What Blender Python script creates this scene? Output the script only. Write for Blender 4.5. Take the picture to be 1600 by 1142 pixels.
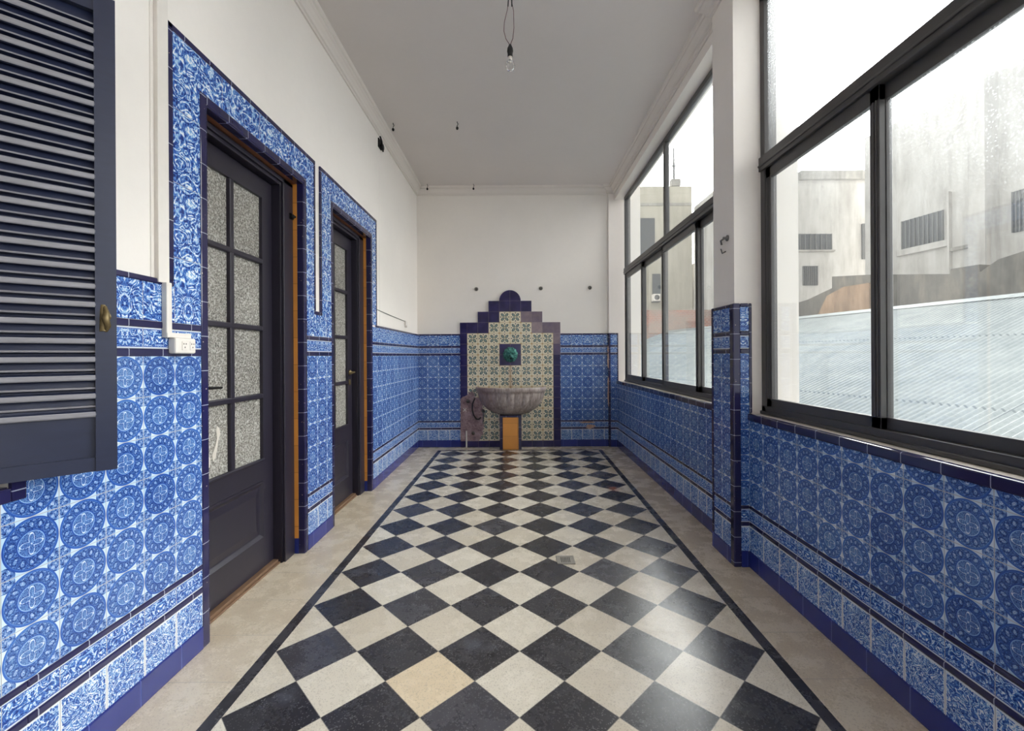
import bpy, math, random
from mathutils import Vector, noise
random.seed(7)
for o in list(bpy.data.objects): bpy.data.objects.remove(o, do_unlink=True)
SC = bpy.context.scene
PI = math.pi

# ---------------------------------------------------------------- camera
cam = bpy.data.cameras.new('camera'); camo = bpy.data.objects.new('camera', cam)
SC.collection.objects.link(camo); SC.camera = camo
cam.sensor_width = 36; cam.lens = 694.0*36/1600
cam.shift_x = -(807.9-800)/1600; cam.shift_y = (555.5-571)/1600
cam.clip_start = .02; cam.clip_end = 200
camo.location = (0, 0, 1.3); camo.rotation_euler = (PI/2, 0.0057, 0)

# ---------------------------------------------------------------- sky, sun, exposure
W = bpy.data.worlds.new('sky'); SC.world = W; W.use_nodes = True
wn = W.node_tree; wn.nodes.clear()
wo = wn.nodes.new('ShaderNodeOutputWorld'); wb = wn.nodes.new('ShaderNodeBackground')
tc = wn.nodes.new('ShaderNodeTexCoord'); nz = wn.nodes.new('ShaderNodeTexNoise')
nz.inputs['Scale'].default_value = 2.2; nz.inputs['Detail'].default_value = 5
rp = wn.nodes.new('ShaderNodeValToRGB')
rp.color_ramp.elements[0].position = .35; rp.color_ramp.elements[0].color = (.93, .96, 1.0, 1)
rp.color_ramp.elements[1].position = .62; rp.color_ramp.elements[1].color = (1.0, .975, .93, 1)
wn.links.new(tc.outputs['Generated'], nz.inputs['Vector']); wn.links.new(nz.outputs['Fac'], rp.inputs['Fac'])
wn.links.new(rp.outputs['Color'], wb.inputs['Color'])
# hazy sky, much brighter towards the low sun than behind the viewer
sd = Vector((.723, 1, .526)).normalized()
dp = wn.nodes.new('ShaderNodeVectorMath'); dp.operation = 'DOT_PRODUCT'; dp.inputs[1].default_value = sd
wn.links.new(tc.outputs['Generated'], dp.inputs[0])
mr = wn.nodes.new('ShaderNodeMapRange'); mr.interpolation_type = 'SMOOTHERSTEP'
for i, v in ((1, -.1), (2, 1.0), (3, 1.1), (4, 13.0)): mr.inputs[i].default_value = v
sx_ = wn.nodes.new('ShaderNodeSeparateXYZ'); wn.links.new(tc.outputs['Generated'], sx_.inputs[0])
me_ = wn.nodes.new('ShaderNodeMapRange'); me_.interpolation_type = 'SMOOTHSTEP'
for i, v in ((1, .42), (2, .85), (3, 1.0), (4, .17)): me_.inputs[i].default_value = v
wn.links.new(sx_.outputs[2], me_.inputs[0])
ml = wn.nodes.new('ShaderNodeMath'); ml.operation = 'MULTIPLY'
wn.links.new(dp.outputs['Value'], mr.inputs[0]); wn.links.new(mr.outputs[0], ml.inputs[0]); wn.links.new(me_.outputs[0], ml.inputs[1])
wn.links.new(ml.outputs[0], wb.inputs['Strength'])
wn.links.new(wb.outputs['Background'], wo.inputs['Surface'])
sun = bpy.data.lights.new('sun', 'SUN'); suno = bpy.data.objects.new('sun', sun)
SC.collection.objects.link(suno)
sun.energy = .25; sun.angle = math.radians(14); sun.color = (1.0, .93, .82)
suno.rotation_euler = Vector((.723, 1, .526)).to_track_quat('Z', 'Y').to_euler()
suno.location = (14, 20, 12)
vs = SC.view_settings
vs.view_transform = 'Standard'; vs.look = 'None'; vs.gamma = 1; vs.use_curve_mapping = False
vs.exposure = 0.56

# ---------------------------------------------------------------- node expression helper
class NT:
    def __init__(s, name):
        s.m = bpy.data.materials.new(name); s.m.use_nodes = True
        s.t = s.m.node_tree; s.t.nodes.clear()
        s.out = s.t.nodes.new('ShaderNodeOutputMaterial')
    def n(s, k): return s.t.nodes.new('ShaderNode'+k)
    def put(s, sock, v):
        if isinstance(v, V): s.t.links.new(v.s, sock)
        elif v is None: pass
        else:
            if isinstance(v, (tuple, list)) and len(v) == 3 and len(sock.default_value) == 4: v = tuple(v)+(1,)
            sock.default_value = v
    def math(s, op, a, b=None, c=None):
        n = s.n('Math'); n.operation = op; s.put(n.inputs[0], a)
        if b is not None: s.put(n.inputs[1], b)
        if c is not None: s.put(n.inputs[2], c)
        return V(s, n.outputs[0])
    def uv(s):
        n = s.n('UVMap'); n.uv_map = 'uv'; x = s.n('SeparateXYZ'); s.t.links.new(n.outputs[0], x.inputs[0])
        return V(s, x.outputs[0]), V(s, x.outputs[1])
    def pos(s):
        n = s.n('NewGeometry'); x = s.n('SeparateXYZ'); s.t.links.new(n.outputs['Position'], x.inputs[0])
        return V(s, x.outputs[0]), V(s, x.outputs[1]), V(s, x.outputs[2])
    def obj(s):
        n = s.n('TexCoord'); x = s.n('SeparateXYZ'); s.t.links.new(n.outputs['Object'], x.inputs[0])
        return V(s, x.outputs[0]), V(s, x.outputs[1]), V(s, x.outputs[2])
    def vec(s, a, b, c=0.0):
        n = s.n('CombineXYZ')
        for i, v in enumerate((a, b, c)): s.put(n.inputs[i], v)
        return V(s, n.outputs[0])
    def noise(s, v, scale, detail=2, rough=.5, dist=0.0, col=False):
        n = s.n('TexNoise'); s.put(n.inputs['Vector'], v); n.inputs['Scale'].default_value = scale
        n.inputs['Detail'].default_value = detail; n.inputs['Roughness'].default_value = rough
        n.inputs['Distortion'].default_value = dist
        return V(s, n.outputs['Color' if col else 'Fac'])
    def voro(s, v, scale, feat='F1', out='Distance', rnd=1.0):
        n = s.n('TexVoronoi'); n.feature = feat; s.put(n.inputs['Vector'], v)
        n.inputs['Scale'].default_value = scale; n.inputs['Randomness'].default_value = rnd
        return V(s, n.outputs[out])
    def wnoise(s, v):
        n = s.n('TexWhiteNoise'); n.noise_dimensions = '3D'; s.put(n.inputs['Vector'], v); return V(s, n.outputs['Value'])
    def ramp(s, f, stops, const=False):
        n = s.n('ValToRGB'); s.put(n.inputs[0], f); cr = n.color_ramp
        if const: cr.interpolation = 'CONSTANT'
        cr.elements[0].position = stops[0][0]; cr.elements[0].color = tuple(stops[0][1])+(1,)
        cr.elements[1].position = stops[-1][0]; cr.elements[1].color = tuple(stops[-1][1])+(1,)
        for p, c in stops[1:-1]:
            e = cr.elements.new(p); e.color = tuple(c)+(1,)
        return V(s, n.outputs[0])
    def mix(s, f, a, b):
        n = s.n('Mix'); n.data_type = 'RGBA'; s.put(n.inputs[0], f); s.put(n.inputs[6], a); s.put(n.inputs[7], b)
        return V(s, n.outputs[2])
    def bump(s, h, strength=.3, dist=.002):
        n = s.n('Bump'); s.put(n.inputs['Height'], h); n.inputs['Strength'].default_value = strength
        n.inputs['Distance'].default_value = dist; return V(s, n.outputs[0])
    def bsdf(s, col, rough=.5, metal=0.0, normal=None, spec=.5, coat=0.0, trans=0.0, emit=None, es=0):
        n = s.n('BsdfPrincipled'); s.put(n.inputs['Base Color'], col); s.put(n.inputs['Roughness'], rough)
        s.put(n.inputs['Metallic'], metal); n.inputs['Specular IOR Level'].default_value = spec
        n.inputs['Coat Weight'].default_value = coat; n.inputs['Coat Roughness'].default_value = .08
        n.inputs['Transmission Weight'].default_value = trans
        if normal is not None: s.put(n.inputs['Normal'], normal)
        s.t.links.new(n.outputs[0], s.out.inputs[0]); return n
class V:
    def __init__(s, t, k): s.t = t; s.s = k
    def __add__(a, b): return a.t.math('ADD', a, b)
    __radd__ = __add__
    def __sub__(a, b): return a.t.math('SUBTRACT', a, b)
    def __rsub__(a, b): return a.t.math('SUBTRACT', b, a)
    def __mul__(a, b): return a.t.math('MULTIPLY', a, b)
    __rmul__ = __mul__
    def __truediv__(a, b): return a.t.math('DIVIDE', a, b)
    def __pow__(a, b): return a.t.math('POWER', a, b)
    def __lt__(a, b): return a.t.math('LESS_THAN', a, b)
    def __gt__(a, b): return a.t.math('GREATER_THAN', a, b)
    def abs(a): return a.t.math('ABSOLUTE', a)
    def floor(a): return a.t.math('FLOOR', a)
    def fract(a): return a.t.math('FRACT', a)
    def sin(a): return a.t.math('SINE', a)
    def cos(a): return a.t.math('COSINE', a)
    def sqrt(a): return a.t.math('SQRT', a)
    def max(a, b): return a.t.math('MAXIMUM', a, b)
    def min(a, b): return a.t.math('MINIMUM', a, b)
    def atan2(a, b): return a.t.math('ARCTAN2', a, b)
    def clamp(a): 
        r = a.t.math('ADD', a, 0.0); r.s.node.use_clamp = True; return r
    def ss(a, lo, hi):     # smooth step 0..1
        n = a.t.n('MapRange'); n.interpolation_type = 'SMOOTHSTEP'
        a.t.put(n.inputs[0], a); n.inputs[1].default_value = lo; n.inputs[2].default_value = hi
        return V(a.t, n.outputs[0])
def srgb(r, g, b):
    f = lambda c: (c/255/12.92) if c/255 <= .04045 else ((c/255+.055)/1.055)**2.4
    return (f(r), f(g), f(b))

# ---------------------------------------------------------------- materials
MAT = {}
T = .155
INK = [(0, srgb(22, 34, 84)), (.25, srgb(34, 66, 146)), (.5, srgb(66, 116, 196)), (.75, srgb(148, 190, 226)), (1, srgb(232, 237, 240))]
def glaze(s, col, joint, hgt=None, rough=.12):
    # joints between tiles are duller and sunk
    u, v = s.uv()
    wob = s.noise(s.vec(u, v), 9, 2)
    h = (1.0-joint)*1.0 + wob*.35
    if hgt is not None: h = h + hgt*.08
    n = s.bump(h, .35, .0015)
    col = s.mix(joint, col, srgb(168, 168, 170))
    return s.bsdf(col, joint*.5+rough, normal=n, spec=.45)
def tile_ring():
    s = NT('azulejo_rosette'); u, v = s.uv()
    cu, cv = u/T, v/T
    iu, iv = cu.floor(), cv.floor()
    a, b = cu.fract()-.5, cv.fract()-.5
    r = (a*a+b*b).sqrt(); th = b.atan2(a)
    wz = s.noise(s.vec(cu, cv), 5.0, 2)
    rr = r + (wz-.5)*.02
    def band(x, lo, hi, sm=.006): return x.ss(lo-sm, lo+sm)*(1.0-x.ss(hi-sm, hi+sm))
    vr = s.voro(s.vec(a, b), 34.0, rnd=.9); nf = s.noise(s.vec(a, b), 30.0, 1.0, .5, 1.5)
    curl = (nf*34).sin()*.5+.5
    w2 = s.noise(s.vec(a, b, 3.0), 44.0, 1.0, .5, .8); ln_ = 1.0-((w2*30).sin()).abs().ss(.0, .45)
    # garland of leaves between the two circles
    tn_ = ((th*(14/(2*PI))) + (rr*9).sin()*.18).fract()-.5
    rn = (rr-.352)*9.5
    lf = (tn_*tn_*5.0+rn*rn).sqrt()
    gar = (1.0-lf.ss(.25, .62))*.34 - (1.0-(lf-.66).abs().ss(.0, .14))*.22 + .25 + (curl-.5)*.62 + (vr-.35)*.30 - ln_*.26
    tn2 = ((th*(28/(2*PI)))).fract()-.5
    gar = gar + (1.0-(tn2*tn2*2.5+(rr-.425)*(rr-.425)*1400).sqrt().ss(.2, .55))*.30
    # inner flower
    pet = (th*4).cos()*.5+.5
    pr_ = .06+pet*.13
    flower = .34 + (1.0-(rr-pr_).abs().ss(.0, .022))*.46 - (1.0-(rr-pr_-.028).abs().ss(.0, .014))*.30 + (curl-.5)*.62 - ln_*.18 + .06
    flower = flower + (1.0-rr.ss(.012, .03))*.4 + band(rr, .192, .214)*((th*4+1.2).sin()*.8-.25).max(.0)
    # corner florets
    ca, cb = .5-a.abs(), .5-b.abs()
    cr = (ca*ca+cb*cb).sqrt(); cth = cb.atan2(ca)
    leaf = ((cth*8).cos()*.5+.5)
    e_ = .232-leaf*.022
    fl = .56 + (leaf-.5)*.34 + (curl-.5)*.60 - ln_*.26 - (1.0-(cr-.17+leaf*.05).abs().ss(.0, .016))*.45 - (1.0-(cr-.07).abs().ss(.0, .014))*.3
    out = (cr-e_).ss(0.0, .01)
    corner = fl*(1.0-out)+out*.86 - (1.0-(cr-e_).abs().ss(.0, .012))*.35
    val = flower*(1.0-r.ss(.222, .23))
    val = val + band(r, .226, .236)*.85 + band(r, .236, .256)*.30 + band(r, .256, .452)*gar
    val = val + band(r, .452, .458)*.62 + band(r, .458, .489)*.34 + r.ss(.486, .494)*corner
    tone = s.wnoise(s.vec(iu, iv, 3.0))
    val = (val + (tone-.5)*.12 + (s.noise(s.vec(u, v), 3.0)-.5)*.2 + .0).clamp()
    col = s.ramp(val, INK)
    j = ((.5-a.abs()).min(.5-b.abs())) < .008
    glaze(s, col, j, val); return s.m
def tile_scroll(name, cw, ch, sc, thr, mirror=True, seed=0.0, light=0.0):
    s = NT(name); u, v = s.uv()
    cu, cv = u/cw, v/ch
    iu, iv = cu.floor(), cv.floor()
    a, b = cu.fract(), cv.fract()
    ma = (a-.5).abs() if mirror else a
    odd = (iu*.5).fract()*2
    w = s.vec(ma*cw/T+odd*3.1, b*ch/T, seed)
    n1 = s.noise(w, sc, 1.0, .4, 1.6)
    cont = ((n1*(30 if name != 'azulejo_leaf_row' else 36)).sin()*.5+.5)
    n2 = s.noise(w, sc*2.6, 1.0, .5, 1.0)
    fine = ((n2*26).sin()*.5+.5)
    line = (cont-.5).abs().ss(0.0, .16)
    val = (cont*.56+fine*.40+.07+light)*(line*.55+.45)
    val = (val + (s.noise(s.vec(u, v), 4.0)-.5)*.25).clamp()
    edge = (b < .07)*.0
    col = s.ramp(val, INK)
    eb = (b.min(1.0-b))
    if name == 'azulejo_frieze':
        col = s.mix(eb < .11, col, srgb(70, 96, 165)); col = s.mix(eb < .07, col, srgb(205, 214, 226))
    if name == 'azulejo_leaf_row':
        ea = a.min(1.0-a); col = s.mix((ea + (n2-.5)*.06) < .035, col, srgb(220, 226, 230))
        col = s.mix(((1.0-b)+(n2-.5)*.08) < .05, col, srgb(220, 226, 230))
    j = (a.min(1.0-a)*cw).min(b.min(1.0-b)*ch) < .0011
    glaze(s, col, j, val); return s.m
def tile_plain(name, rgb, cw, ch, jc=(150, 155, 175), rough=.1, chips=0.0, var=.25):
    s = NT(name); u, v = s.uv()
    cu, cv = u/cw, v/ch
    a, b = cu.fract(), cv.fract()
    tn = s.wnoise(s.vec(cu.floor(), cv.floor(), 1.0))
    base = srgb(*rgb)
    k = tn*var*.8 + s.noise(s.vec(u, v), 7.0, 3)*var + (1-var)
    hs = s.n('HueSaturation'); s.put(hs.inputs['Color'], base); s.put(hs.inputs['Value'], k)
    col = V(s, hs.outputs[0])
    ja = (a.min(1.0-a)*cw < .0016); jb = (b.min(1.0-b)*ch < .0016)
    j = ja.max(jb) if ch < 3 else ja
    col = s.mix(j, col, srgb(*jc))
    if chips:
        c = s.noise(s.vec(u, v), 55.0, 3, .6); c = c > chips
        col = s.mix(c, col, srgb(196, 180, 165))
    n = s.bump((1.0-j) + s.noise(s.vec(u, v), 6.0)*.6, .3, .001)
    s.bsdf(col, j*.4+rough, normal=n, spec=.5); return s.m
def plaster(name, rgb, dirt=.1, rough=.75):
    s = NT(name); x, y, z = s.pos(); p = s.vec(x, y, z)
    n = s.noise(p, 1.6, 4); m = s.noise(p, 22, 4, .6)
    hs = s.n('HueSaturation'); s.put(hs.inputs['Color'], srgb(*rgb)); s.put(hs.inputs['Value'], n*dirt + m*dirt*.35 + (1-dirt*.65))
    s.bsdf(V(s, hs.outputs[0]), rough, normal=s.bump(m+n*2, .12, .004), spec=.25); return s.m
def paint(name, rgb, rough=.35, metal=0.0, var=.25, sc=30, stretch=(1, 1, 1), bump=.1, spec=.5):
    s = NT(name); x, y, z = s.pos(); p = s.vec(x*stretch[0], y*stretch[1], z*stretch[2])
    m = s.noise(p, sc, 4, .6)
    hs = s.n('HueSaturation'); s.put(hs.inputs['Color'], srgb(*rgb)); s.put(hs.inputs['Value'], m*var*2 + (1-var))
    s.bsdf(V(s, hs.outputs[0]), m*.15+(rough-.05), metal, normal=s.bump(m, bump, .002), spec=spec); return s.m

MAT['ring'] = tile_ring()
MAT['scroll'] = tile_scroll('azulejo_scroll', T, T, 2.6, .5, mirror=True, seed=2.0)
MAT['surround'] = tile_scroll('azulejo_surround', T*2, T*2, 1.9, .5, mirror=False, seed=7.3)
MAT['frieze'] = tile_scroll('azulejo_frieze', T, .08, 4.2, .5, mirror=True, seed=4.2)
MAT['leaf'] = tile_scroll('azulejo_leaf_row', T, T, 4.4, .5, mirror=False, seed=9.1, light=.04)
MAT['navy'] = tile_plain('navy_trim_tile', (40, 38, 78), T, 9, var=.35)
MAT['navyv'] = tile_plain('navy_upright_tile', (38, 36, 76), 9, T, chips=.70, var=.35)
MAT['base'] = tile_plain('blue_skirting_tile', (42, 52, 126), .20, 9, jc=(60, 80, 160), var=.3)
MAT['orange'] = tile_plain('orange_jamb_tile', (222, 150, 70), 9, T*1.15, jc=(170, 110, 50), rough=.3, var=.2)
MAT['plaster'] = plaster('white_wall_plaster', (240, 233, 226))
MAT['ceiling'] = plaster('ceiling_plaster', (218, 210, 206), .08)
MAT['cornice'] = plaster('cornice_plaster', (226, 218, 211), .06)
MAT['sill'] = plaster('sill_plaster', (208, 200, 190), .25)
MAT['extwall'] = plaster('outside_render', (214, 214, 212), .18)
MAT['wood'] = paint('dark_door_paint', (40, 36, 48), .32, var=.3, sc=14, stretch=(1, 1, .15))
MAT['shutter'] = paint('navy_shutter_paint', (36, 42, 66), .32, var=.22, sc=26, stretch=(.4, .4, 2), spec=.6)
MAT['louver_glint'] = paint('painted_louver_highlight', (140, 138, 144), .35, var=.3, sc=30, stretch=(.5, .5, 3), spec=.6)  # pale colour on slat noses and beads, a painted stand-in for glossy highlights
MAT['alu'] = paint('dark_bronze_aluminium', (80, 78, 78), .36, metal=.3, var=.08, sc=60, stretch=(1, 1, .2))
MAT['oak'] = paint('worn_wood', (120, 92, 70), .6, var=.4, sc=30, stretch=(.2, .2, 1))
MAT['brown'] = paint('bare_wood_edge', (132, 84, 58), .6, var=.3, sc=20)
MAT['iron'] = paint('black_iron', (28, 27, 27), .5, metal=.6)
MAT['grate'] = paint('drain_metal', (158, 152, 142), .45, metal=.3)
MAT['steel'] = paint('dull_metal', (120, 118, 115), .35, metal=.8)
MAT['brass'] = paint('tarnished_brass', (120, 104, 72), .45, metal=.7, var=.5, sc=90)
MAT['plastic'] = paint('white_plastic', (230, 223, 215), .4, var=.05)
MAT['plastic_dark'] = paint('socket_hole', (70, 62, 56), .6)
MAT['wire'] = paint('red_brown_wire', (112, 70, 72), .5)
MAT['greywire'] = paint('grey_wire', (140, 137, 130), .6)
MAT['rubber'] = paint('black_rubber', (24, 22, 24), .6)

def floor_mat():
    s = NT('terrazzo_floor'); x, y, z = s.pos(); hd = .17925
    wx = x - (y-1.595)*.0066 - .0018
    u = wx/hd; v = (y + x*.0066 - 1.595)/hd
    p, q = (u+v)*.5, (v-u)*.5
    ip, iq = p.floor(), q.floor()
    par = ((ip+iq)*.5).fract()*2        # 1 = dark
    par = par > .5
    fp, fq = p.fract(), q.fract()
    tj = (fp.min(1.0-fp)).min(fq.min(1.0-fq))*(hd*1.414)
    w3 = s.vec(x, y, 0.0)
    tn = s.wnoise(s.vec(ip, iq, 5.0)); tn2 = s.wnoise(s.vec(ip, iq, 9.0))
    sp = s.voro(w3, 260.0, out='Distance'); spc = s.voro(w3, 260.0, out='Color')
    sx = s.n('SeparateXYZ'); s.t.links.new(spc.s, sx.inputs[0]); rnd = V(s, sx.outputs[0])
    cloud = s.noise(w3, 6.0, 5, .6); fine = s.noise(w3, 90.0, 3, .7)
    # light tiles
    light = s.ramp((cloud*.5+tn*.5), [(.15, srgb(206, 193, 172)), (.5, srgb(218, 207, 188)), (.9, srgb(228, 219, 202))])
    tan = (((u+2.0).abs() + (v-1.0).abs()) < 1.0)
    light = s.mix(tan*.65, light, srgb(222, 196, 156))
    light = s.mix((rnd > .86)*.35, light, srgb(150, 135, 115))
    light = s.mix((fine > .66)*.3, light, srgb(170, 150, 130))
    dark = s.ramp((cloud*.6+tn2*.4), [(.2, srgb(42, 40, 44)), (.55, srgb(58, 56, 60)), (.85, srgb(80, 78, 84))])
    dark = s.mix((rnd > .93)*.35, dark, srgb(150, 150, 150))
    dark = s.mix(fine.ss(.6, .8)*.3, dark, srgb(120, 118, 120))
    scuff = s.noise(s.vec(x*1.0, y*1.0, 4.0), 3.2, 5, .7).ss(.58, .72)
    dark = s.mix(scuff*.22, dark, srgb(128, 130, 142))
    light = s.mix(scuff*.14, light, srgb(168, 158, 148))
    field = s.mix(par, light, dark)
    # border and outer band
    ax = wx.abs()
    far = 1.595+25*hd
    e1 = (ax-6*hd).max(y-far)                # >0 outside the chequer field
    strip = s.ramp(cloud, [(.3, srgb(44, 42, 46)), (.7, srgb(70, 68, 72))])
    bl = s.ramp((cloud*.7+fine*.3), [(.3, srgb(196, 178, 154)), (.5, srgb(212, 197, 174)), (.8, srgb(224, 212, 192))])
    bl = s.mix((rnd > .90)*.3, bl, srgb(140, 120, 100))
    pit = s.noise(s.vec(x*.4, y*1.4, 2.0), 70.0, 3, .6) > .70
    bl = s.mix(pit*.5, bl, srgb(120, 98, 78))
    yj = ((y-.577)/.30).fract(); bj = (yj.min(1.0-yj)*.30 < .0013)
    bl = s.mix(bj*.6, bl, srgb(120, 110, 98))
    col = s.mix(e1 > 0.0, field, strip)
    col = s.mix(e1 > .052, col, bl)
    jt = (tj < .0016)*(e1 < 0.0)
    col = s.mix(jt*.6, col, srgb(110, 104, 98))
    rust = (1.0-((x-.93)*(x-.93)+(y-4.32)*(y-4.32)*.5).sqrt().ss(.0, .09))*.5
    col = s.mix(rust, col, srgb(186, 110, 80))
    rg = .16+cloud*.16+fine*.06
    s.bsdf(col, rg+bj*.2, normal=s.bump((1.0-jt.max(bj*(e1 > .052)))*.6+fine*.3+cloud*.8, .14, .0015), spec=.5)
    return s.m
MAT['floor'] = floor_mat()

def fountain_mat():
    tf = .153; cx0 = -.097-4*tf; z0 = .09
    s = NT('fountain_tiles'); x, y, z = s.pos()
    cu, cv = (x-cx0)/tf, (z-z0)/tf
    iu, iv = cu.floor(), cv.floor(); a, b = cu.fract()-.5, cv.fract()-.5
    def rng(v, lo, hi): return (v > lo-.5)*(v < hi+.5)
    field = rng(iu, 0, 7)*rng(iv, 0, 9)
    field = field.max(rng(iu, 2, 5)*rng(iv, 10, 10)).max(rng(iu, 3, 4)*rng(iv, 11, 11))
    field = field*(1.0-rng(iu, 3, 4)*rng(iv, 7, 8))
    ma, mb = a.abs(), b.abs()
    r = (a*a+b*b).sqrt(); th = b.atan2(a)
    pp, qq = ((ma+mb)*.7071-.26)*5.6, (ma-mb)*6.6
    d = (pp*pp+qq*qq).sqrt()
    blob = 1.0-d.ss(.85, 1.0)
    ring = 1.0-(d-.92).abs().ss(.12, .26)
    vein = 1.0-(ma-mb).abs().ss(.01, .035)
    cream = s.ramp(s.noise(s.vec(x, z), 12, 3), [(.3, srgb(212, 202, 172)), (.7, srgb(230, 222, 200))])
    col = s.mix((((th*8).cos() > .55)*(r > .31)*(r < .42)), cream, srgb(70, 78, 88))
    col = s.mix((1.0-((ma-.5).abs()+(mb-.5).abs()).ss(.07, .14)), col, srgb(180, 140, 80))
    col = s.mix((ma > .455).max(mb > .455)*.4, col, srgb(196, 168, 116))
    col = s.mix(blob, col, srgb(116, 134, 132)); col = s.mix(ring*.9, col, srgb(36, 42, 54))
    col = s.mix(vein*(r < .28)*.7, col, srgb(176, 180, 160))
    col = s.mix(1.0-r.ss(.03, .06), col, srgb(190, 184, 140))
    navy = s.ramp(s.noise(s.vec(x, z), 9, 3), [(.3, srgb(30, 26, 72)), (.7, srgb(46, 40, 92))])
    wn_ = s.wnoise(s.vec(iu, iv, 2.0)); nn = s.noise(s.vec(x, z), 14, 3, .6)
    fade = (rng(iu, 5, 6)*rng(iv, 11, 11)).max(rng(iu, 6, 9)*rng(iv, 9, 10)).max(rng(iu, 8, 9)*rng(iv, 8, 8)*.5)
    navy = s.mix(fade*(nn*.7+.35)*(wn_*.5+.5).max(.5), navy, srgb(168, 146, 146))
    col = s.mix(field, navy, col)
    j = (.5-ma).min(.5-mb) < .009
    inside = (cu > -.0)*(cu < 8.0)
    jo = j*inside.max(.5-mb < .009)
    col = s.mix(jo*.55, col, srgb(150, 140, 140))
    # bare plaster where tiles are missing, lower left, and rusty drips below the mouth
    n1 = s.noise(s.vec(x, z), 9.0, 4, .6)
    ex = (cu+.75)*.40 ; m1 = ((cu-.25)*(cu-.25)*.35+(cv-2.0)*(cv-2.0)*.10).sqrt() + (n1-.5)*.5
    bare = m1 < .80
    bare = bare*(cv > -.02)
    pl = s.ramp(n1*.6+s.noise(s.vec(x, z), 40, 4, .7)*.4, [(.30, srgb(60, 46, 54)), (.45, srgb(132, 106, 110)), (.62, srgb(176, 152, 152)), (.8, srgb(196, 182, 178))])
    col = s.mix(bare, col, pl)
    st = (1.0-(x+.097+(n1-.5)*.05).abs().ss(.0, .05))*(z < 1.16)*(z > .82)
    col = s.mix(st*.5, col, srgb(134, 92, 62))
    s.bsdf(col, bare*.6+.16, normal=s.bump((1.0-jo)*(1.0-bare)+n1*.5*bare, .5, .003), spec=.4); return s.m
MAT['fountain'] = fountain_mat()

def stone_mat():
    s = NT('weathered_basin_stone'); x, y, z = s.pos(); p = s.vec(x, y, z)
    n = s.noise(p, 7, 5, .65); m = s.noise(s.vec(x*6, y*6, z*.8), 8, 4, .6)
    c = s.ramp(n*.5+m*.5, [(.3, srgb(98, 86, 84)), (.5, srgb(164, 150, 144)), (.7, srgb(206, 196, 188))])
    c = s.mix((1.0-(x+.097).ss(-.36, -.08))*.45, c, srgb(128, 86, 84))
    s.bsdf(c, .45, normal=s.bump(m, .3, .006), spec=.4); return s.m
MAT['stone'] = stone_mat()
def patina():
    s = NT('green_bronze'); x, y, z = s.pos(); n = s.noise(s.vec(x, y, z), 26, 4, .6)
    s.bsdf(s.ramp(n, [(.3, srgb(22, 44, 46)), (.5, srgb(52, 116, 108)), (.72, srgb(120, 190, 172))]), .5, metal=.2, normal=s.bump(n, .4, .006)); return s.m
MAT['patina'] = patina()
def obscure():
    s = NT('pebbled_glass'); x, y, z = s.pos(); p = s.vec(x, y, z)
    vo = s.voro(p, 115.0, 'SMOOTH_F1'); n = s.noise(p, 55, 2, .5, 1.0); l = s.noise(p, 1.8, 2)
    c = s.ramp(vo*.55+n*.3+l*.2, [(.25, srgb(84, 81, 76)), (.45, srgb(150, 146, 138)), (.7, srgb(206, 202, 194))])
    s.bsdf(c, .16, normal=s.bump(vo+n*.5, .9, .006), spec=.6, coat=.3); return s.m
MAT['obscure'] = obscure()
def dirty_glass(name, base, speck, sc):
    s = NT(name); x, y, z = s.pos(); p = s.vec(x, y, z)
    tr = s.n('BsdfTransparent'); tr.inputs[0].default_value = (.95, .97, .97, 1)
    gl = s.n('BsdfGlossy'); gl.inputs['Roughness'].default_value = .03; gl.inputs[0].default_value = (1, 1, 1, 1)
    tl = s.n('BsdfTranslucent'); tl.inputs[0].default_value = (.92, .94, .95, 1)
    m0 = s.n('MixShader'); m1 = s.n('MixShader'); fr = s.n('LayerWeight'); fr.inputs[0].default_value = .12
    big = s.noise(p, 1.1, 3, .5); vo = s.voro(p, sc); vo2 = s.voro(s.vec(x, y+3.7, z+1.1), sc*2.1)
    zone = (z*.46 + (2.1-y)*.34 + big*.7 - 1.12).ss(0.0, 1.0)
    spots = (1.0-vo.ss(.10, .34))*.9 + (1.0-vo2.ss(.08, .30))*.6
    drip = s.noise(s.vec(x, y*14, z*1.2), 6, 3, .6)
    f = (spots*zone*speck + zone*base + drip*base*.12).clamp().min(.7)
    s.t.links.new(tr.outputs[0], m0.inputs[1]); s.t.links.new(tl.outputs[0], m0.inputs[2]); s.put(m0.inputs[0], f)
    s.t.links.new(m0.outputs[0], m1.inputs[1]); s.t.links.new(gl.outputs[0], m1.inputs[2]); s.put(m1.inputs[0], V(s, fr.outputs[1])*.35+.03)
    s.t.links.new(m1.outputs[0], s.out.inputs[0]); return s.m
MAT['glass_near'] = dirty_glass('water_spotted_glass', .26, 1.0, 85)
MAT['glass_far'] = dirty_glass('dusty_glass', .22, .08, 40)
def clear_glass():
    s = NT('bulb_glass'); n = s.bsdf((1, 1, 1), .03, trans=1.0); n.inputs['IOR'].default_value = 1.25; return s.m
MAT['bulb'] = clear_glass()
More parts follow.
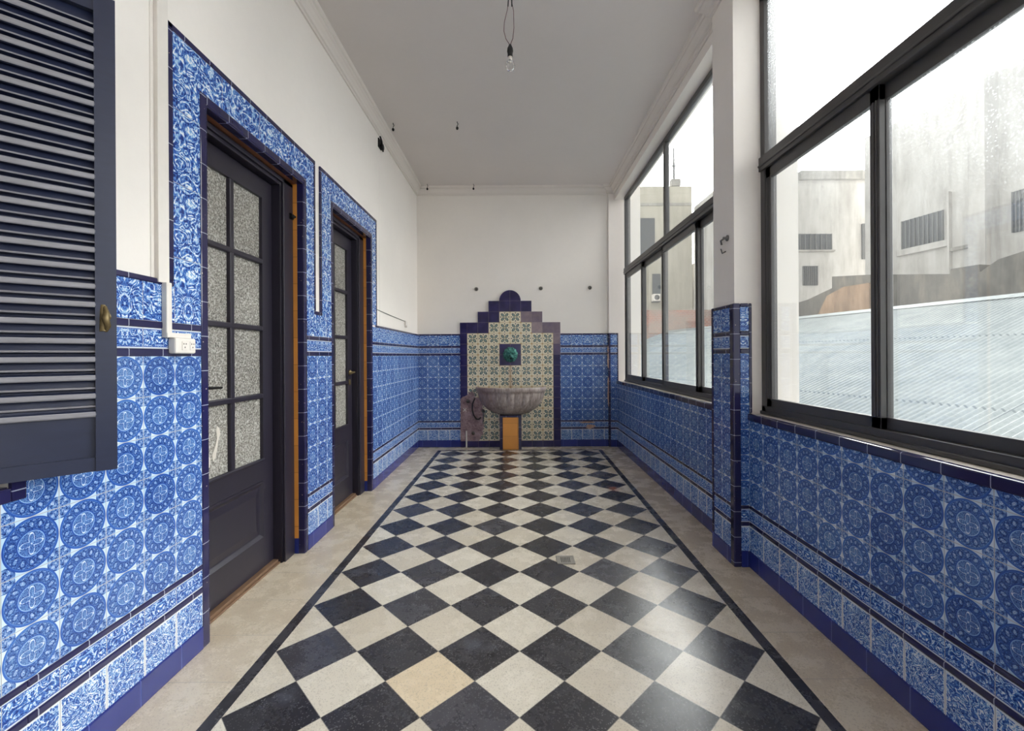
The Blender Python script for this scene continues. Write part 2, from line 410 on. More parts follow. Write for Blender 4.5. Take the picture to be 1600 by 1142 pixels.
def roof_mat():
    s = NT('galvanised_roof'); x, y, z = s.pos(); p = s.vec(x, y, z); n = s.noise(p, 3, 4, .6); m = s.noise(p, 30, 3, .7)
    u, v = s.uv()
    lap = ((v/2.1).fract() < .012)
    seam = (((u+v.floor()*.0)/.80).fract() < .018)
    c = s.ramp(n*.6+m*.4, [(.3, srgb(128, 136, 138)), (.55, srgb(152, 158, 158)), (.8, srgb(172, 176, 175))])
    c = s.mix(lap.max(seam)*.7, c, srgb(92, 100, 106))
    c = s.mix((s.voro(p, 7.0) < .05)*.5, c, srgb(90, 92, 92))
    s.bsdf(c, .42, metal=.15, normal=s.bump(m, .1, .003)); return s.m
MAT['roof'] = roof_mat()
def render_wall(name, a, b, c, sc=2.0, streak=1.0):
    s = NT(name); x, y, z = s.pos(); n = s.noise(s.vec(x, y, z*.5), sc, 6, .65); m = s.noise(s.vec(x*2, y*2, z*.25), 3*streak, 4, .6)
    s.bsdf(s.ramp(n*.6+m*.4, [(.32, srgb(*a)), (.5, srgb(*b)), (.68, srgb(*c))]), .9, normal=s.bump(n, .3, .03), spec=.2); return s.m
MAT['sooty'] = render_wall('sooty_party_wall', (74, 71, 68), (104, 100, 94), (136, 128, 116))
MAT['whiteb'] = render_wall('white_building_render', (152, 148, 142), (182, 178, 173), (200, 198, 194), 1.2)
MAT['cream'] = render_wall('cream_building_render', (152, 146, 132), (172, 166, 152), (186, 180, 168), 1.0)
MAT['greyb'] = render_wall('grey_block_render', (120, 118, 112), (150, 146, 140), (176, 172, 164), 3.0)
MAT['pane'] = paint('dark_window_pane', (62, 66, 70), .15, var=.4, sc=4)
MAT['grille'] = paint('window_grille', (92, 92, 92), .6)
def brick():
    s = NT('old_brick'); n = s.n('TexBrick'); x, y, z = s.pos()
    s.put(n.inputs['Vector'], s.vec(x, z)); n.inputs['Scale'].default_value = 3.2
    n.inputs['Color1'].default_value = srgb(176, 116, 96)+(1,); n.inputs['Color2'].default_value = srgb(150, 106, 92)+(1,)
    n.inputs['Mortar'].default_value = srgb(170, 160, 150)+(1,); n.inputs['Mortar Size'].default_value = .025
    k = s.noise(s.vec(x, z), 1.0, 4)
    s.bsdf(s.mix(k.ss(.35, .6)*.6, V(s, n.outputs[0]), srgb(150, 146, 138)), .9); return s.m
MAT['brick'] = brick()

# ---------------------------------------------------------------- mesh helper
class MB:
    def __init__(s): s.v = []; s.f = []; s.m = []; s.uv = []; s.sm = []
    def face(s, pts, mat=None, uv=None, smooth=False):
        i = len(s.v); s.v += [tuple(p) for p in pts]; s.f.append(list(range(i, i+len(pts)))); s.m.append(mat)
        s.sm.append(smooth); s.uv.append(uv)
    def grid(s, rows, mat=None, smooth=True, closed=False):
        i = len(s.v); n = len(rows[0])
        for r in rows: s.v += [tuple(p) for p in r]
        for a in range(len(rows)-1):
            for b in range(n if closed else n-1):
                c = (b+1) % n
                s.f.append([i+a*n+b, i+a*n+c, i+(a+1)*n+c, i+(a+1)*n+b]); s.m.append(mat); s.sm.append(smooth); s.uv.append(None)
        return i
    def box(s, x0, x1, y0, y1, z0, z1, mat=None, uvo=(0, 0)):
        x0, x1 = sorted((x0, x1)); y0, y1 = sorted((y0, y1)); z0, z1 = sorted((z0, z1))
        P = [(x0, y0, z0), (x1, y0, z0), (x1, y1, z0), (x0, y1, z0), (x0, y0, z1), (x1, y0, z1), (x1, y1, z1), (x0, y1, z1)]
        i = len(s.v); s.v += P
        for q, ax in (((3, 2, 1, 0), 2), ((4, 5, 6, 7), 2), ((0, 1, 5, 4), 1), ((2, 3, 7, 6), 1), ((1, 2, 6, 5), 0), ((3, 0, 4, 7), 0)):
            pts = [P[k] for k in q]
            if ax == 0: uv = [(p[1]-uvo[0], p[2]-uvo[1]) for p in pts]
            elif ax == 1: uv = [(p[0]-uvo[0], p[2]-uvo[1]) for p in pts]
            else: uv = [(p[1]-uvo[0], p[0]) for p in pts]
            s.f.append([i+k for k in q]); s.m.append(mat); s.sm.append(False); s.uv.append(uv)
        return s
    def prism(s, poly, f, d0, d1, mat=None):
        """poly: 2D outline; f(a,b,d)->3D point"""
        A = [f(a, b, d0) for a, b in poly]; B = [f(a, b, d1) for a, b in poly]; n = len(poly)
        uv = [(a, b) for a, b in poly]
        s.face(A[::-1], mat, uv[::-1]); s.face(B, mat, uv)
        for k in range(n):
            j = (k+1) % n; s.face([A[k], A[j], B[j], B[k]], mat, [uv[k], uv[j], uv[j], uv[k]])
        return s
    def tube(s, pts, r, seg=8, mat=None, cap=True):
        pts = [Vector(p) for p in pts]; rows = []
        rr = r if isinstance(r, (list, tuple)) else [r]*len(pts)
        up = Vector((0, 0, 1)); prev = None
        for k, p in enumerate(pts):
            d = (pts[min(k+1, len(pts)-1)]-pts[max(k-1, 0)]).normalized()
            if prev is None:
                a = d.cross(up)
                if a.length < .05: a = d.cross(Vector((1, 0, 0)))
            else: a = prev - d*prev.dot(d)
            a.normalize(); prev = a; b = d.cross(a)
            rows.append([p+a*math.cos(t*2*PI/seg)*rr[k]+b*math.sin(t*2*PI/seg)*rr[k] for t in range(seg)])
        s.grid(rows, mat, True, True)
        if cap: s.face(rows[0][::-1], mat); s.face(rows[-1], mat)
        return s
    def lathe(s, prof, c, axis='z', seg=24, mat=None):
        rows = []
        for r, h in prof:
            row = []
            for k in range(seg):
                t = 2*PI*k/seg; a, b = r*math.cos(t), r*math.sin(t)
                row.append((c[0]+a, c[1]+b, c[2]+h) if axis == 'z' else ((c[0]+a, c[1]+h, c[2]+b) if axis == 'y' else (c[0]+h, c[1]+a, c[2]+b)))
            rows.append(row)
        s.grid(rows, mat, True, True)
        s.face(rows[0][::-1], mat); s.face(rows[-1], mat); return s
    def sweep(s, path, prof, mat=None, z=0.0, side=1):
        """path: xy points; prof: (offset from path to the left*side, z) ; mitred"""
        n = len(path); rows = []
        for k in range(n):
            p = Vector(path[k])
            d0 = (Vector(path[k])-Vector(path[k-1])).normalized() if k else None
            d1 = (Vector(path[k+1])-Vector(path[k])).normalized() if k < n-1 else None
            n0 = Vector((-d0.y, d0.x)) if d0 else None; n1 = Vector((-d1.y, d1.x)) if d1 else None
            if n0 is None: m = n1
            elif n1 is None: m = n0
            else: m = (n0+n1)/(1+n0.dot(n1))
            rows.append([(p.x+m.x*o*side, p.y+m.y*o*side, zz) for o, zz in prof])
        s.grid(rows, mat, False, False); return s
    def build(s, name, mats, parent=None, bevel=0, root=None, fix=True):
        if not isinstance(mats, (list, tuple)): mats = [mats]
        keys = list(mats)
        me = bpy.data.meshes.new(name)
        off = Vector((0, 0, 0))
        if parent is not None:
            off = parent.get('_o') and Vector(parent['_o']) or Vector((0, 0, 0))
        me.from_pydata([tuple(Vector(p)-off) for p in s.v], [], s.f)
        for k in keys: me.materials.append(MAT[k])
        ul = me.uv_layers.new(name='uv')
        for i, p in enumerate(me.polygons):
            p.material_index = keys.index(s.m[i]) if s.m[i] in keys else 0
            p.use_smooth = s.sm[i]
            u = s.uv[i]
            for q, li in enumerate(p.loop_indices):
                if u: ul.data[li].uv = u[q]
                else:
                    co = Vector(s.v[s.f[i][q]]); nn = p.normal; ax = max(range(3), key=lambda a: abs(nn[a]))
                    ul.data[li].uv = (co.y, co.z) if ax == 0 else ((co.x, co.z) if ax == 1 else (co.y, co.x))
        o = bpy.data.objects.new(name, me); SC.collection.objects.link(o)
        if parent is not None:
            o.parent = parent
            o['_o'] = list(off)
        else: o['_o'] = [0, 0, 0]
        if bevel:
            b = o.modifiers.new('bevel', 'BEVEL'); b.width = bevel; b.segments = 2; b.limit_method = 'ANGLE'
            b.harden_normals = False
        return o
def struct(o): o['kind'] = 'structure'; return o
def tag(o, label, cat, group=None):
    o['label'] = label; o['category'] = cat
    if group: o['group'] = group
    return o
def thing(name, label, cat, loc, group=None):
    o = bpy.data.objects.new(name, None); SC.collection.objects.link(o); o.location = loc; o['_o'] = list(loc)
    o.empty_display_size = .1
    if label: tag(o, label, cat, group)
    return o
def ptX(a, b, d): return (d, a, b)      # outline in (y,z), depth x
def ptY(a, b, d): return (a, d, b)      # outline in (x,z), depth y
def copy_thing(o, loc, label):
    r = o.copy(); SC.collection.objects.link(r); r.location = loc; r['label'] = label
    for c in list(o.children):
        k = c.copy(); SC.collection.objects.link(k); k.parent = r
        for g in list(c.children):
            h = g.copy(); SC.collection.objects.link(h); h.parent = k
    return r

# ================================================================ room dimensions
XL, XR, YB, YF, H = -1.42, 1.425, 6.34, -1.6, 3.70
TL, TR, TB = XL+.01, XR-.01, YB-.01       # faces of the tiling
SILL = .935
BANDS = [(.10, .251, 'leaf'), (.276, .355, 'frieze'), (.376, 1.305, 'ring'), (1.335, 1.415, 'frieze'), (1.442, 1.590, 'scroll')]
STRIPS = [(.251, .276), (.355, .376), (1.305, 1.335), (1.415, 1.442), (1.590, 1.612)]
CELL0 = {'leaf': .10-(T-.151), 'ring': .376, 'scroll': 1.442}
def c0(z0, m): return z0 if m == 'frieze' else CELL0[m]

# floor, ceiling
f = MB(); f.box(XL-.40, 1.76, YF-.1, YB+.2, -.12, 0, 'floor'); struct(f.build('floor', 'floor'))
f = MB(); f.box(XL-.40, 1.76, YF-.1, YB+.2, H, H+.12, 'ceiling'); struct(f.build('ceiling', 'ceiling'))

# ---------------------------------------------------------------- left wall
DOORS = [(2.02, 2.945), (3.408, 4.29)]
WIN3 = (.30, 1.235, .94, 2.45)
HEAD = 2.45
w = MB(); XO = XL-.30
w.box(XO, XL, YF, WIN3[0], 0, H); w.box(XO, XL, WIN3[0], WIN3[1], 0, WIN3[2]); w.box(XO, XL, WIN3[0], WIN3[1], WIN3[3], H)
w.box(XO, XL, WIN3[1], DOORS[0][0], 0, H)
w.box(XO, XL, DOORS[0][0], DOORS[0][1], HEAD, H); w.box(XO, XL, DOORS[0][1], DOORS[1][0], 0, H)
w.box(XO, XL, DOORS[1][0], DOORS[1][1], HEAD, H); w.box(XO, XL, DOORS[1][1], YB+.01, 0, H)
for a_, b_ in DOORS: w.box(XO-.02, XO, a_-.05, b_+.05, 0, HEAD+.05)
TW = .038   # width of the navy trim round the openings
def dado(mb, y0, y1, zmax=9, uo=0.0, x0=XL, x1=TL, zmin=0):
    for z0, z1, m in BANDS:
        a, b = max(z0, zmin), min(z1, zmax)
        if b > a: mb.box(x0, x1, y0, y1, a, b, m, (uo, c0(z0, m)))
dado(w, YF, WIN3[0]-TW, uo=1.985)
dado(w, WIN3[0]-TW, WIN3[1]+TW, zmax=WIN3[2]-TW, uo=1.985)
dado(w, WIN3[1]+TW, DOORS[0][0]-TW, uo=1.985)
P0, P1 = DOORS[0][1]+.035, DOORS[1][0]-.030
dado(w, P0, P1, zmax=1.42, uo=P0)
dado(w, DOORS[1][1]+TW, YB, uo=YB-5*T)
# door surround faces (scroll tile)
S0 = 1.825
def scr(y0, y1, z0, z1): w.box(XL, TL, y0, y1, z0, z1, 'surround', (S0, 2.645))
scr(S0, DOORS[0][0]-TW, 1.59, 2.645); scr(DOORS[0][0]-TW, DOORS[0][1]+.035, 2.49, 2.645)
scr(DOORS[0][1]+.035, 3.092, 1.62, 2.645)
w.box(XL, TL, P0, P1, 1.442, 1.595, 'surround', (P0, 1.442))
scr(3.215, P1, 1.62, 2.645); scr(P1, DOORS[1][1]+.035, 2.49, 2.645); scr(DOORS[1][1]+TW, 4.45, 1.61, 2.645)
w.box(XL, TL, P0, 3.092, 1.595, 1.62, 'surround', (P0, 1.442)); w.box(XL, TL, 3.215, P1, 1.595, 1.62, 'surround', (P0, 1.442))
# reveal tiles of the two doorways (on the far side): navy edge, orange strip
for (a, b) in DOORS:
    w.box(TL-.040, TL, b-.008, b, 0.0, HEAD, 'navyv'); w.box(-1.487, TL-.040, b-.008, b, .10, HEAD-.008, 'orange')
    w.box(-1.487, TL-.040, b-.008, b, 0, .10, 'base', (0, 0))
    w.box(TL-.040, TL, a, a+.008, 0.0, HEAD, 'navyv'); w.box(-1.487, TL-.040, a, a+.008, 0, HEAD, 'orange')
    w.box(TL-.040, TL, a+.008, b-.008, HEAD-.008, HEAD, 'navy'); w.box(-1.487, TL-.040, a+.008, b-.008, HEAD-.008, HEAD, 'brown')
struct(w.build('wall_left', ['plaster', 'ring', 'scroll', 'surround', 'frieze', 'leaf', 'navyv', 'navy', 'orange', 'base', 'brown']))

def trims(name, boxes, bevel=.004):
    m = MB()
    for bx, mat, uo in boxes: m.box(*bx, mat, uo)
    return struct(m.build(name, ['navy', 'navyv'], bevel=bevel))
PR = .014   # how far the navy trim stands out of the plaster
X2 = XL+PR
def hs(y0, y1, z0, z1, uo=.075): return ((XL, X2, y0, y1, z0, z1), 'navy', (uo, 0))
def vsx(y0, y1, z0, z1, uo=0): return ((XL, X2, y0, y1, z0, z1), 'navyv', (0, uo))
n = 1
def strips(segs):
    out = []
    for y0, y1, zmax in segs:
        for z0, z1 in STRIPS:
            if z1 <= zmax: out.append(hs(y0, y1, z0, z1, 1.92))
    return out
trims('trim_1', strips([(YF, WIN3[0]-TW, 9), (WIN3[0]-TW, WIN3[1]+TW, .9), (WIN3[1]+TW, DOORS[0][0]-TW, 1.5)])+[hs(WIN3[1]+TW, 1.825, 1.590, 1.612, 1.92)])
trims('trim_2', strips([(P0, P1, 1.45)]))
trims('trim_3', strips([(DOORS[1][1]+TW, YB, 1.5)])+[hs(4.45, YB, 1.590, 1.612, 1.92)])
# door 1 surround
d0, d1 = DOORS[0]
trims('trim_4', [vsx(1.795, 1.825, 1.612, 2.67), hs(1.795, 3.114, 2.645, 2.67, .03), vsx(3.092, 3.114, 1.62, 2.645),
                 vsx(d0-TW, d0, 0, 2.49), hs(d0, d1, HEAD, 2.49, .01), vsx(d1, d1+.035, 0, 2.49)])
d0, d1 = DOORS[1]
trims('trim_5', [vsx(3.192, 3.215, 1.62, 2.645), hs(3.192, 4.472, 2.645, 2.67, .03), vsx(4.45, 4.472, 1.612, 2.645),
                 vsx(P1, d0, 0, 2.49), hs(d0, d1, HEAD, 2.49, .01), vsx(d1, d1+TW, 0, 2.49)])
trims('trim_6', [hs(3.092, 3.215, 1.595, 1.62)])
trims('trim_7', [vsx(WIN3[0]-TW, WIN3[0], .9, 2.49), vsx(WIN3[1], WIN3[1]+TW, .9, 2.49), hs(WIN3[0], WIN3[1], .9, WIN3[2]), hs(WIN3[0], WIN3[1], WIN3[3], 2.49)])
m = MB()
for y0, y1 in ((YF, d0*0+2.02-TW), (P0, P1), (DOORS[1][1]+TW, YB)): m.box(XL, X2+.002, y0, y1, 0, .10, 'base', (.05, 0))
struct(m.build('baseboard_left', ['base'], bevel=.004))
# sloping navy sill of the left window and plain window frame in it
m = MB(); m.box(XO+.05, XL, WIN3[0], WIN3[1], WIN3[2]-.012, WIN3[2]+.002, 'navy'); struct(m.build('trim_8', ['navy']))
m = MB(); xw = XO+.04
for a in ((xw-.03, xw+.03, WIN3[0], WIN3[1], WIN3[2], WIN3[2]+.07), (xw-.03, xw+.03, WIN3[0], WIN3[1], WIN3[3]-.07, WIN3[3]), (xw-.03, xw+.03, WIN3[0], WIN3[0]+.07, WIN3[2], WIN3[3]),
          (xw-.03, xw+.03, WIN3[1]-.07, WIN3[1], WIN3[2], WIN3[3]), (xw-.03, xw+.03, .74, .80, WIN3[2], WIN3[3])): m.box(*a)
w3 = struct(m.build('window_3', ['wood'])); g = MB(); g.box(xw-.004, xw+.004, WIN3[0]+.05, WIN3[1]-.05, WIN3[2]+.05, WIN3[3]-.05); g.build('glass', ['obscure'], w3)

# ---------------------------------------------------------------- back wall
w = MB(); w.box(XL-.30, 1.76, YB, YB+.2, 0, H)
def dado_b(mb, x0, x1, uo, y0, y1):
    for z0, z1, mm in BANDS: mb.box(x0, x1, y0, y1, z0, z1, mm, (uo, c0(z0, mm)))
FL, FR = -.81, .617
PX0, PX1 = 1.295, 1.425      # pilaster in the right corner
YP = YB-.045
dado_b(w, TL, FL, FL, TB, YB); dado_b(w, FR, PX0-.0, FR, TB, YB)
w.box(PX0+.012, 1.76, YP+.01, YB, 0, H)
w.box(PX0, PX1+.016, YP+.0, YP+.01, 0, .10, 'base')
dado_b(w, PX0+.030, PX1-.006, PX0+.02, YP, YP+.01)
struct(w.build('wall_back', ['plaster', 'ring', 'scroll', 'frieze', 'leaf', 'base']))
def hb(x0, x1, z0, z1, y=None): 
    yy = YB if y is None else y
    return ((x0, x1, yy-PR, yy, z0, z1), 'navy', (0, 0))
bx = []
for z0, z1 in STRIPS:
    bx += [hb(X2, FL, z0, z1), hb(FR, PX0, z0, z1), hb(PX0+.030, PX1-.006, z0, z1, YP+.01)]
bx += [((PX0, PX0+.030, YP-.004, YP+.02, 0, 1.612), 'navyv', (0, 0)), ((PX0, PX0+.012, YP, YB, 0, 1.612), 'navyv', (0, 0)), ((PX1-.006, PX1+.010, YP-.004, YP+.01, .10, 1.612), 'navyv', (0, 0))]
trims('trim_9', bx)
m = MB(); m.box(X2, FL, YB-.016, YB, 0, .10, 'base', (.05, 0)); m.box(FR, PX0, YB-.016, YB, 0, .10, 'base', (.05, 0))
struct(m.build('baseboard_back', ['base'], bevel=.004))

# ---------------------------------------------------------------- right wall
PY0, PY1 = 2.715, 3.02      # pillar
XP = 1.335
XE = 1.73                   # outside face
WX = 1.50                   # front of window frames
w = MB()
w.box(XR, XE, YF, YB, 0, SILL-.012)
w.box(1.395, 1.575, YF, PY0, 3.50, H); w.box(1.395, 1.575, PY1, YB, 3.50, H)
w.box(XP, XE, PY0+.01, PY1-.01, 0, H)
w.box(XR, XE, YF, -1.30, SILL-.012, 3.50)
def dado_r(mb, y0, y1, uo, zmax):
    for z0, z1, mm in BANDS:
        b = min(z1, zmax)
        if b > z0: mb.box(TR, XR, y0, y1, z0, b, mm, (uo, c0(z0, mm)))
dado_r(w, YF, PY0, PY0, .895); dado_r(w, PY1, YP, PY1, .895)
# pillar tiling: room side and camera side
for z0, z1, mm in BANDS:
    w.box(XP-.01, XP, PY0+.045, PY1-.025, z0, z1, mm, (PY0+.04-.03, c0(z0, mm)))
    w.box(XP+.030, TR+.002, PY0, PY0+.01, z0, z1, mm, (XP+.03-.06, c0(z0, mm)))
    w.box(XP-.0, TR, PY1-.01, PY1, z0, z1, mm, (XP, c0(z0, mm)))
struct(w.build('wall_right', ['plaster', 'ring', 'scroll', 'frieze', 'leaf']))
m = MB(); m.box(XR-.004, WX+.10, YF, PY0, SILL-.012, SILL); m.box(XR-.004, WX+.10, PY1, YP+.01, SILL-.012, SILL)
struct(m.build('trim_10', ['sill'], bevel=.004)) if False else struct(m.build('trim_10', ['sill'], bevel=.003))
def hr(y0, y1, z0, z1): return ((XR-PR, XR, y0, y1, z0, z1), 'navy', (PY0, 0))
bx = []
for a, b in ((YF, PY0), (PY1, YP)):
    for z0, z1 in STRIPS[:2]: bx.append(hr(a, b, z0, z1))
    bx.append(((XR-.020, XR+.012, a, b, .895, SILL+.004), 'navy', (PY0, 0)))
trims('trim_11', bx, .007)
bx = []
for z0, z1 in STRIPS:
    bx += [((XP-.014, XP, PY0+.045, PY1-.025, z0, z1), 'navy', (.02, 0)), ((XP+.030, TR+.002, PY0-.004, PY0+.01, z0, z1), 'navy', (.02, 0))]
bx += [((XP-.016, XP+.030, PY0-.006, PY0+.045, 0, 1.612), 'navyv', (0, .03)), ((XP-.016, XP, PY1-.025, PY1, .10, 1.612), 'navyv', (0, 0)),
       ((TR+.002, TR+.020, PY0-.006, PY0+.01, SILL+.004, 1.612), 'navyv', (0, .04))]
trims('trim_12', bx, .008)
m = MB(); m.box(XR-.016, XR, YF, PY0, 0, .10, 'base'); m.box(XR-.016, XR, PY1, YP, 0, .10, 'base')
m.box(XP-.016, XP, PY0+.045, PY1, 0, .10, 'base'); m.box(XP+.03, XR-.016, PY0-.006, PY0+.01, 0, .10, 'base')
struct(m.build('baseboard_right', ['base'], bevel=.004))
MAT['pinkplaster'] = render_wall('exposed_pink_plaster', (132, 100, 88), (184, 150, 132), (212, 190, 172), 20)
def blob_patch(mb, cx_, cz_, rx, rz, y, seed, n=26):
    rnd = random.Random(seed); mb.prism([(cx_+rx*math.cos(2*PI*k/n)*rnd.uniform(.65, 1.1), cz_+rz*math.sin(2*PI*k/n)*rnd.uniform(.6, 1.1)) for k in range(n)], ptY, y-.003, y+.002, 'pinkplaster')
m = MB(); blob_patch(m, 1.00, .345, .12, .014, TB-.004, 3); blob_patch(m, 1.04, .285, .07, .035, TB-.004, 5)
for cz_, rz in ((1.38, .05), (1.22, .12), (.92, .07), (.72, .16)): blob_patch(m, 1.290, cz_, .012, rz, TB-.035, int(cz_*100), 18)
struct(m.build('trim_14', ['pinkplaster']))
# front wall behind the viewer
w = MB(); w.box(XL-.30, -.15, YF-.1, YF, 0, H); w.box(.95, 1.76, YF-.1, YF, 0, H); w.box(-.15, .95, YF-.1, YF, 2.45, H)
struct(w.build('wall_front', ['plaster']))

# ---------------------------------------------------------------- cornice
prof = [(0.0, 3.585), (.012, 3.585), (.016, 3.600), (.028, 3.604), (.034, 3.625), (.052, 3.650), (.066, 3.662), (.066, 3.674), (.080, 3.680), (.088, 3.700)]
m = MB()
path = [(XL, YF), (XL, YB), (PX0+.012, YB), (PX0+.012, YP+.01), (1.395, YP+.01), (1.395, PY1-.01), (XP, PY1-.01), (XP, PY0+.01), (1.395, PY0+.01), (1.395, YF)]
m.sweep(path, prof, side=-1)
struct(m.build('trim_13', ['cornice']))

# ---------------------------------------------------------------- aluminium windows on the right
def bar(mb, y0, y1, z0, z1, x0=WX, x1=WX+.04, groove=True):
    mb.box(x0, x1, y0, y1, z0, z1)
def win(name, y0, y1, top, uppers, posts, glassmat, gtop):
    """y0 near end, y1 far end; posts: (y0,y1) of lower sash stiles"""
    fr = MB(); zb, zt = SILL+.002, top
    D = .055
    fr.box(WX, WX+D+.02, y0, y0+.045, zb, zt); fr.box(WX, WX+D+.02, y1-.045, y1, zb, zt)
    fr.box(WX, WX+D+.02, y0, y1, zb, zb+.05); fr.box(WX-.012, WX+D, y0, y1, zb, zb+.018)
    fr.box(WX, WX+D, y0, y1, zt-.045, zt)
    fr.box(WX-.012, WX+D, y0, y1, 2.415, 2.50); fr.box(WX-.018, WX, y0+.0, y1, 2.44, 2.452)
    for a, b in uppers: fr.box(WX, WX+D-.01, a, b, 2.50, zt-.045)
    o = struct(fr.build(name, ['alu'], bevel=.003))
    g = MB()
    edges = [y0+.045]+[v for p in uppers for v in p]+[y1-.045]
    for k in range(0, len(edges), 2): g.box(WX+.022, WX+.028, edges[k]-.01, edges[k+1]+.01, 2.49, zt-.035)
    g.build('transom_glass', [glassmat], o)
    k = 0
    for (a, b, dx) in posts:      # sashes a..b
        s = MB(); x0 = WX+.004+dx; x1 = x0+.026; zl, zh = zb+.05, 2.415
        s.box(x0, x1, a, a+.050, zl, zh); s.box(x0, x1, b-.050, b, zl, zh)
        s.box(x0, x1, a, b, zl, zl+.048); s.box(x0, x1, a, b, zh-.065, zh)
        for yy in (a+.012, b-.045+.012): s.box(x0-.004, x0, yy, yy+.006, zl+.05, zh-.06); s.box(x0-.004, x0, yy+.014, yy+.020, zl+.05, zh-.06)
        so = s.build('sliding_sash', ['alu'], o, bevel=.002)
        g = MB(); g.box(x0+.010, x0+.015, a+.04, b-.04, zl+.04, zh-.06); g.build('sash_glass', [glassmat], so)
    return o
win('window_1', PY1-.012, 6.175, 3.49, [(4.475, 4.53)], [(5.32, 6.13, 0), (4.56, 5.375, .026), (3.69, 4.61, 0), (3.055, 3.735, .026)], 'glass_far', 3.4)
win('window_2', -1.30, PY0-.03+.042, 3.49, [(.55, .61)], [(1.838, 2.675, 0.0), (.88, 1.885, .026), (-.2, .93, 0), (-1.255, -.15, .026)], 'glass_near', 3.4)
# black frame closing pieces between frame and reveal (outside jambs are part of wall_right)

# ---------------------------------------------------------------- doors
def door(name, a, b, handle_far):
    """recess from y=a to y=b"""
    ph = HEAD-.008
    pr = b-.255; pm = .036; pw = .267; pl = pr-2*pw-pm        # pane columns
    ga = (pl, pl+pw, pl+pw+pm, pr)
    lf0, lf1 = pl-.075, pr+.105
    root = struct(thing(name, None, None, (-1.53, (a+b)/2, 0)))
    m = MB()
    for (x0, x1, y0, y1, z0, z1) in ((-1.56, -1.488, lf1+.005, b, 0, ph), (-1.56, -1.488, a, lf0-.004, 0, ph), (-1.56, -1.488, lf0-.004, lf1+.005, 2.385, ph),
                                     (-1.488, -1.474, lf1+.02, b-.012, 0, ph-.01), (-1.488, -1.474, a+.01, b-.012, 2.405, ph-.01), (-1.60, -1.56, a, b, 2.36, ph), (-1.60, -1.56, lf1-.01, b, 0, ph),
                                     (-1.496, -1.488, lf1+.005, lf1+.016, 0, 2.385)): m.box(x0, x1, y0, y1, z0, z1)
    m.build('door_frame', ['wood'], root, bevel=.004)
    m = MB(); m.box(-1.60, -1.512, a, b-.0, 0, .026); m.box(-1.512, -1.50, a, b-.0, 0, .012); m.build('threshold', ['oak'], root, bevel=.003)
    xl0, xl1 = -1.575, -1.54
    m = MB()
    GT, GB = 2.266, .685
    m.box(xl0, xl1, lf0, ga[0], .03, 2.38); m.box(xl0, xl1, ga[3], lf1, .03, 2.38)
    m.box(xl0, xl1, ga[0], ga[3], GT, 2.38); m.box(xl0, xl1, ga[0], ga[3], .555, GB); m.box(xl0, xl1, ga[0], ga[3], .03, .205)
    m.box(xl0+.012, xl1-.014, ga[0], ga[3], .205, .555)
    # raised panel and its moulding
    y0, y1, z0, z1 = ga[0], ga[3], .205, .555
    def ring4(i0, i1, xa, xb):
        A = [(xa, y0+i0, z0+i0), (xa, y1-i0, z0+i0), (xa, y1-i0, z1-i0), (xa, y0+i0, z1-i0)]
        B = [(xb, y0+i1, z0+i1), (xb, y1-i1, z0+i1), (xb, y1-i1, z1-i1), (xb, y0+i1, z1-i1)]
        for k in range(4): m.face([A[k], A[(k+1) % 4], B[(k+1) % 4], B[k]])
        return B
    ring4(0, .012, xl1+.008, xl1+.008); ring4(0, 0, xl1, xl1+.008); ring4(.012, .03, xl1+.008, xl1-.006); ring4(.03, .036, xl1-.006, xl1-.008)
    B = ring4(.036, .075, xl1-.008, xl1-.002); m.face(B)
    leaf = m.build('door_leaf', ['wood'], root, bevel=0)
    bars = MB(); rows = [GB, 1.066, 1.472, 1.878, GT]
    bars.box(xl0+.008, xl1+.002, ga[1], ga[2], GB, GT)
    for z in rows[1:-1]: bars.box(xl0+.008, xl1+.003, ga[0], ga[3], z-.015, z+.015)
    for z in rows[:1]: bars.box(xl1-.006, xl1+.012, ga[0], ga[3], z-.012, z+.006)
    bars.build('glazing_bars', ['wood'], leaf, bevel=.006)
    for k in range(4):
        for c in (0, 2):
            g = MB(); g.box(xl0+.010, xl0+.016, ga[c]-.006, ga[c+1]+.006, rows[k]-.005, rows[k+1]+.005)
            g.build('glass_pane', ['obscure'], leaf)
    yh = ga[3]+.045 if handle_far else ga[0]-.04
    h = MB(); h.lathe([(.0, 0), (.024, 0), (.026, .004), (.02, .012), (.010, .016), (.009, .05), (.0, .05)], (xl1, yh, 1.155), 'x', 16)
    dr = -1 if handle_far else 1
    h.tube([(xl1+.045, yh, 1.155), (xl1+.05, yh+dr*.03, 1.157), (xl1+.048, yh+dr*.075, 1.150), (xl1+.046, yh+dr*(.125 if handle_far else .165), 1.146)], [.009, .009, .0075, .006], 8)
    h.box(xl1, xl1+.004, yh-.02, yh+.02, 1.04, 1.09)
    h.build('door_handle', ['brass' if handle_far else 'iron'], leaf)
    return root, ga
r1, ga1 = door('door_1', *DOORS[0], False)
r2, ga2 = door('door_2', *DOORS[1], True)
lf_ = [c for c in r1.children if c.name.startswith('door_leaf')][0]
m = MB(); m.prism([(2.14, .99), (2.225, .985), (2.222, .905), (2.14, .90)], ptX, -1.5575, -1.5560); m.build('paper_scrap', ['plastic'], lf_)
m = MB(); rnd = random.Random(4)
pth = [(2.30, .945), (2.32, .93), (2.325, .90), (2.31, .865), (2.30, .82), (2.29, .785), (2.27, .765), (2.262, .80), (2.285, .84), (2.30, .88), (2.295, .92)]
m.prism(pth, ptX, -1.5575, -1.5560); m.prism([(2.235, .80), (2.25, .79), (2.245, .745), (2.23, .735), (2.222, .77)], ptX, -1.5575, -1.5560); m.build('paint_residue', ['sill'], lf_)
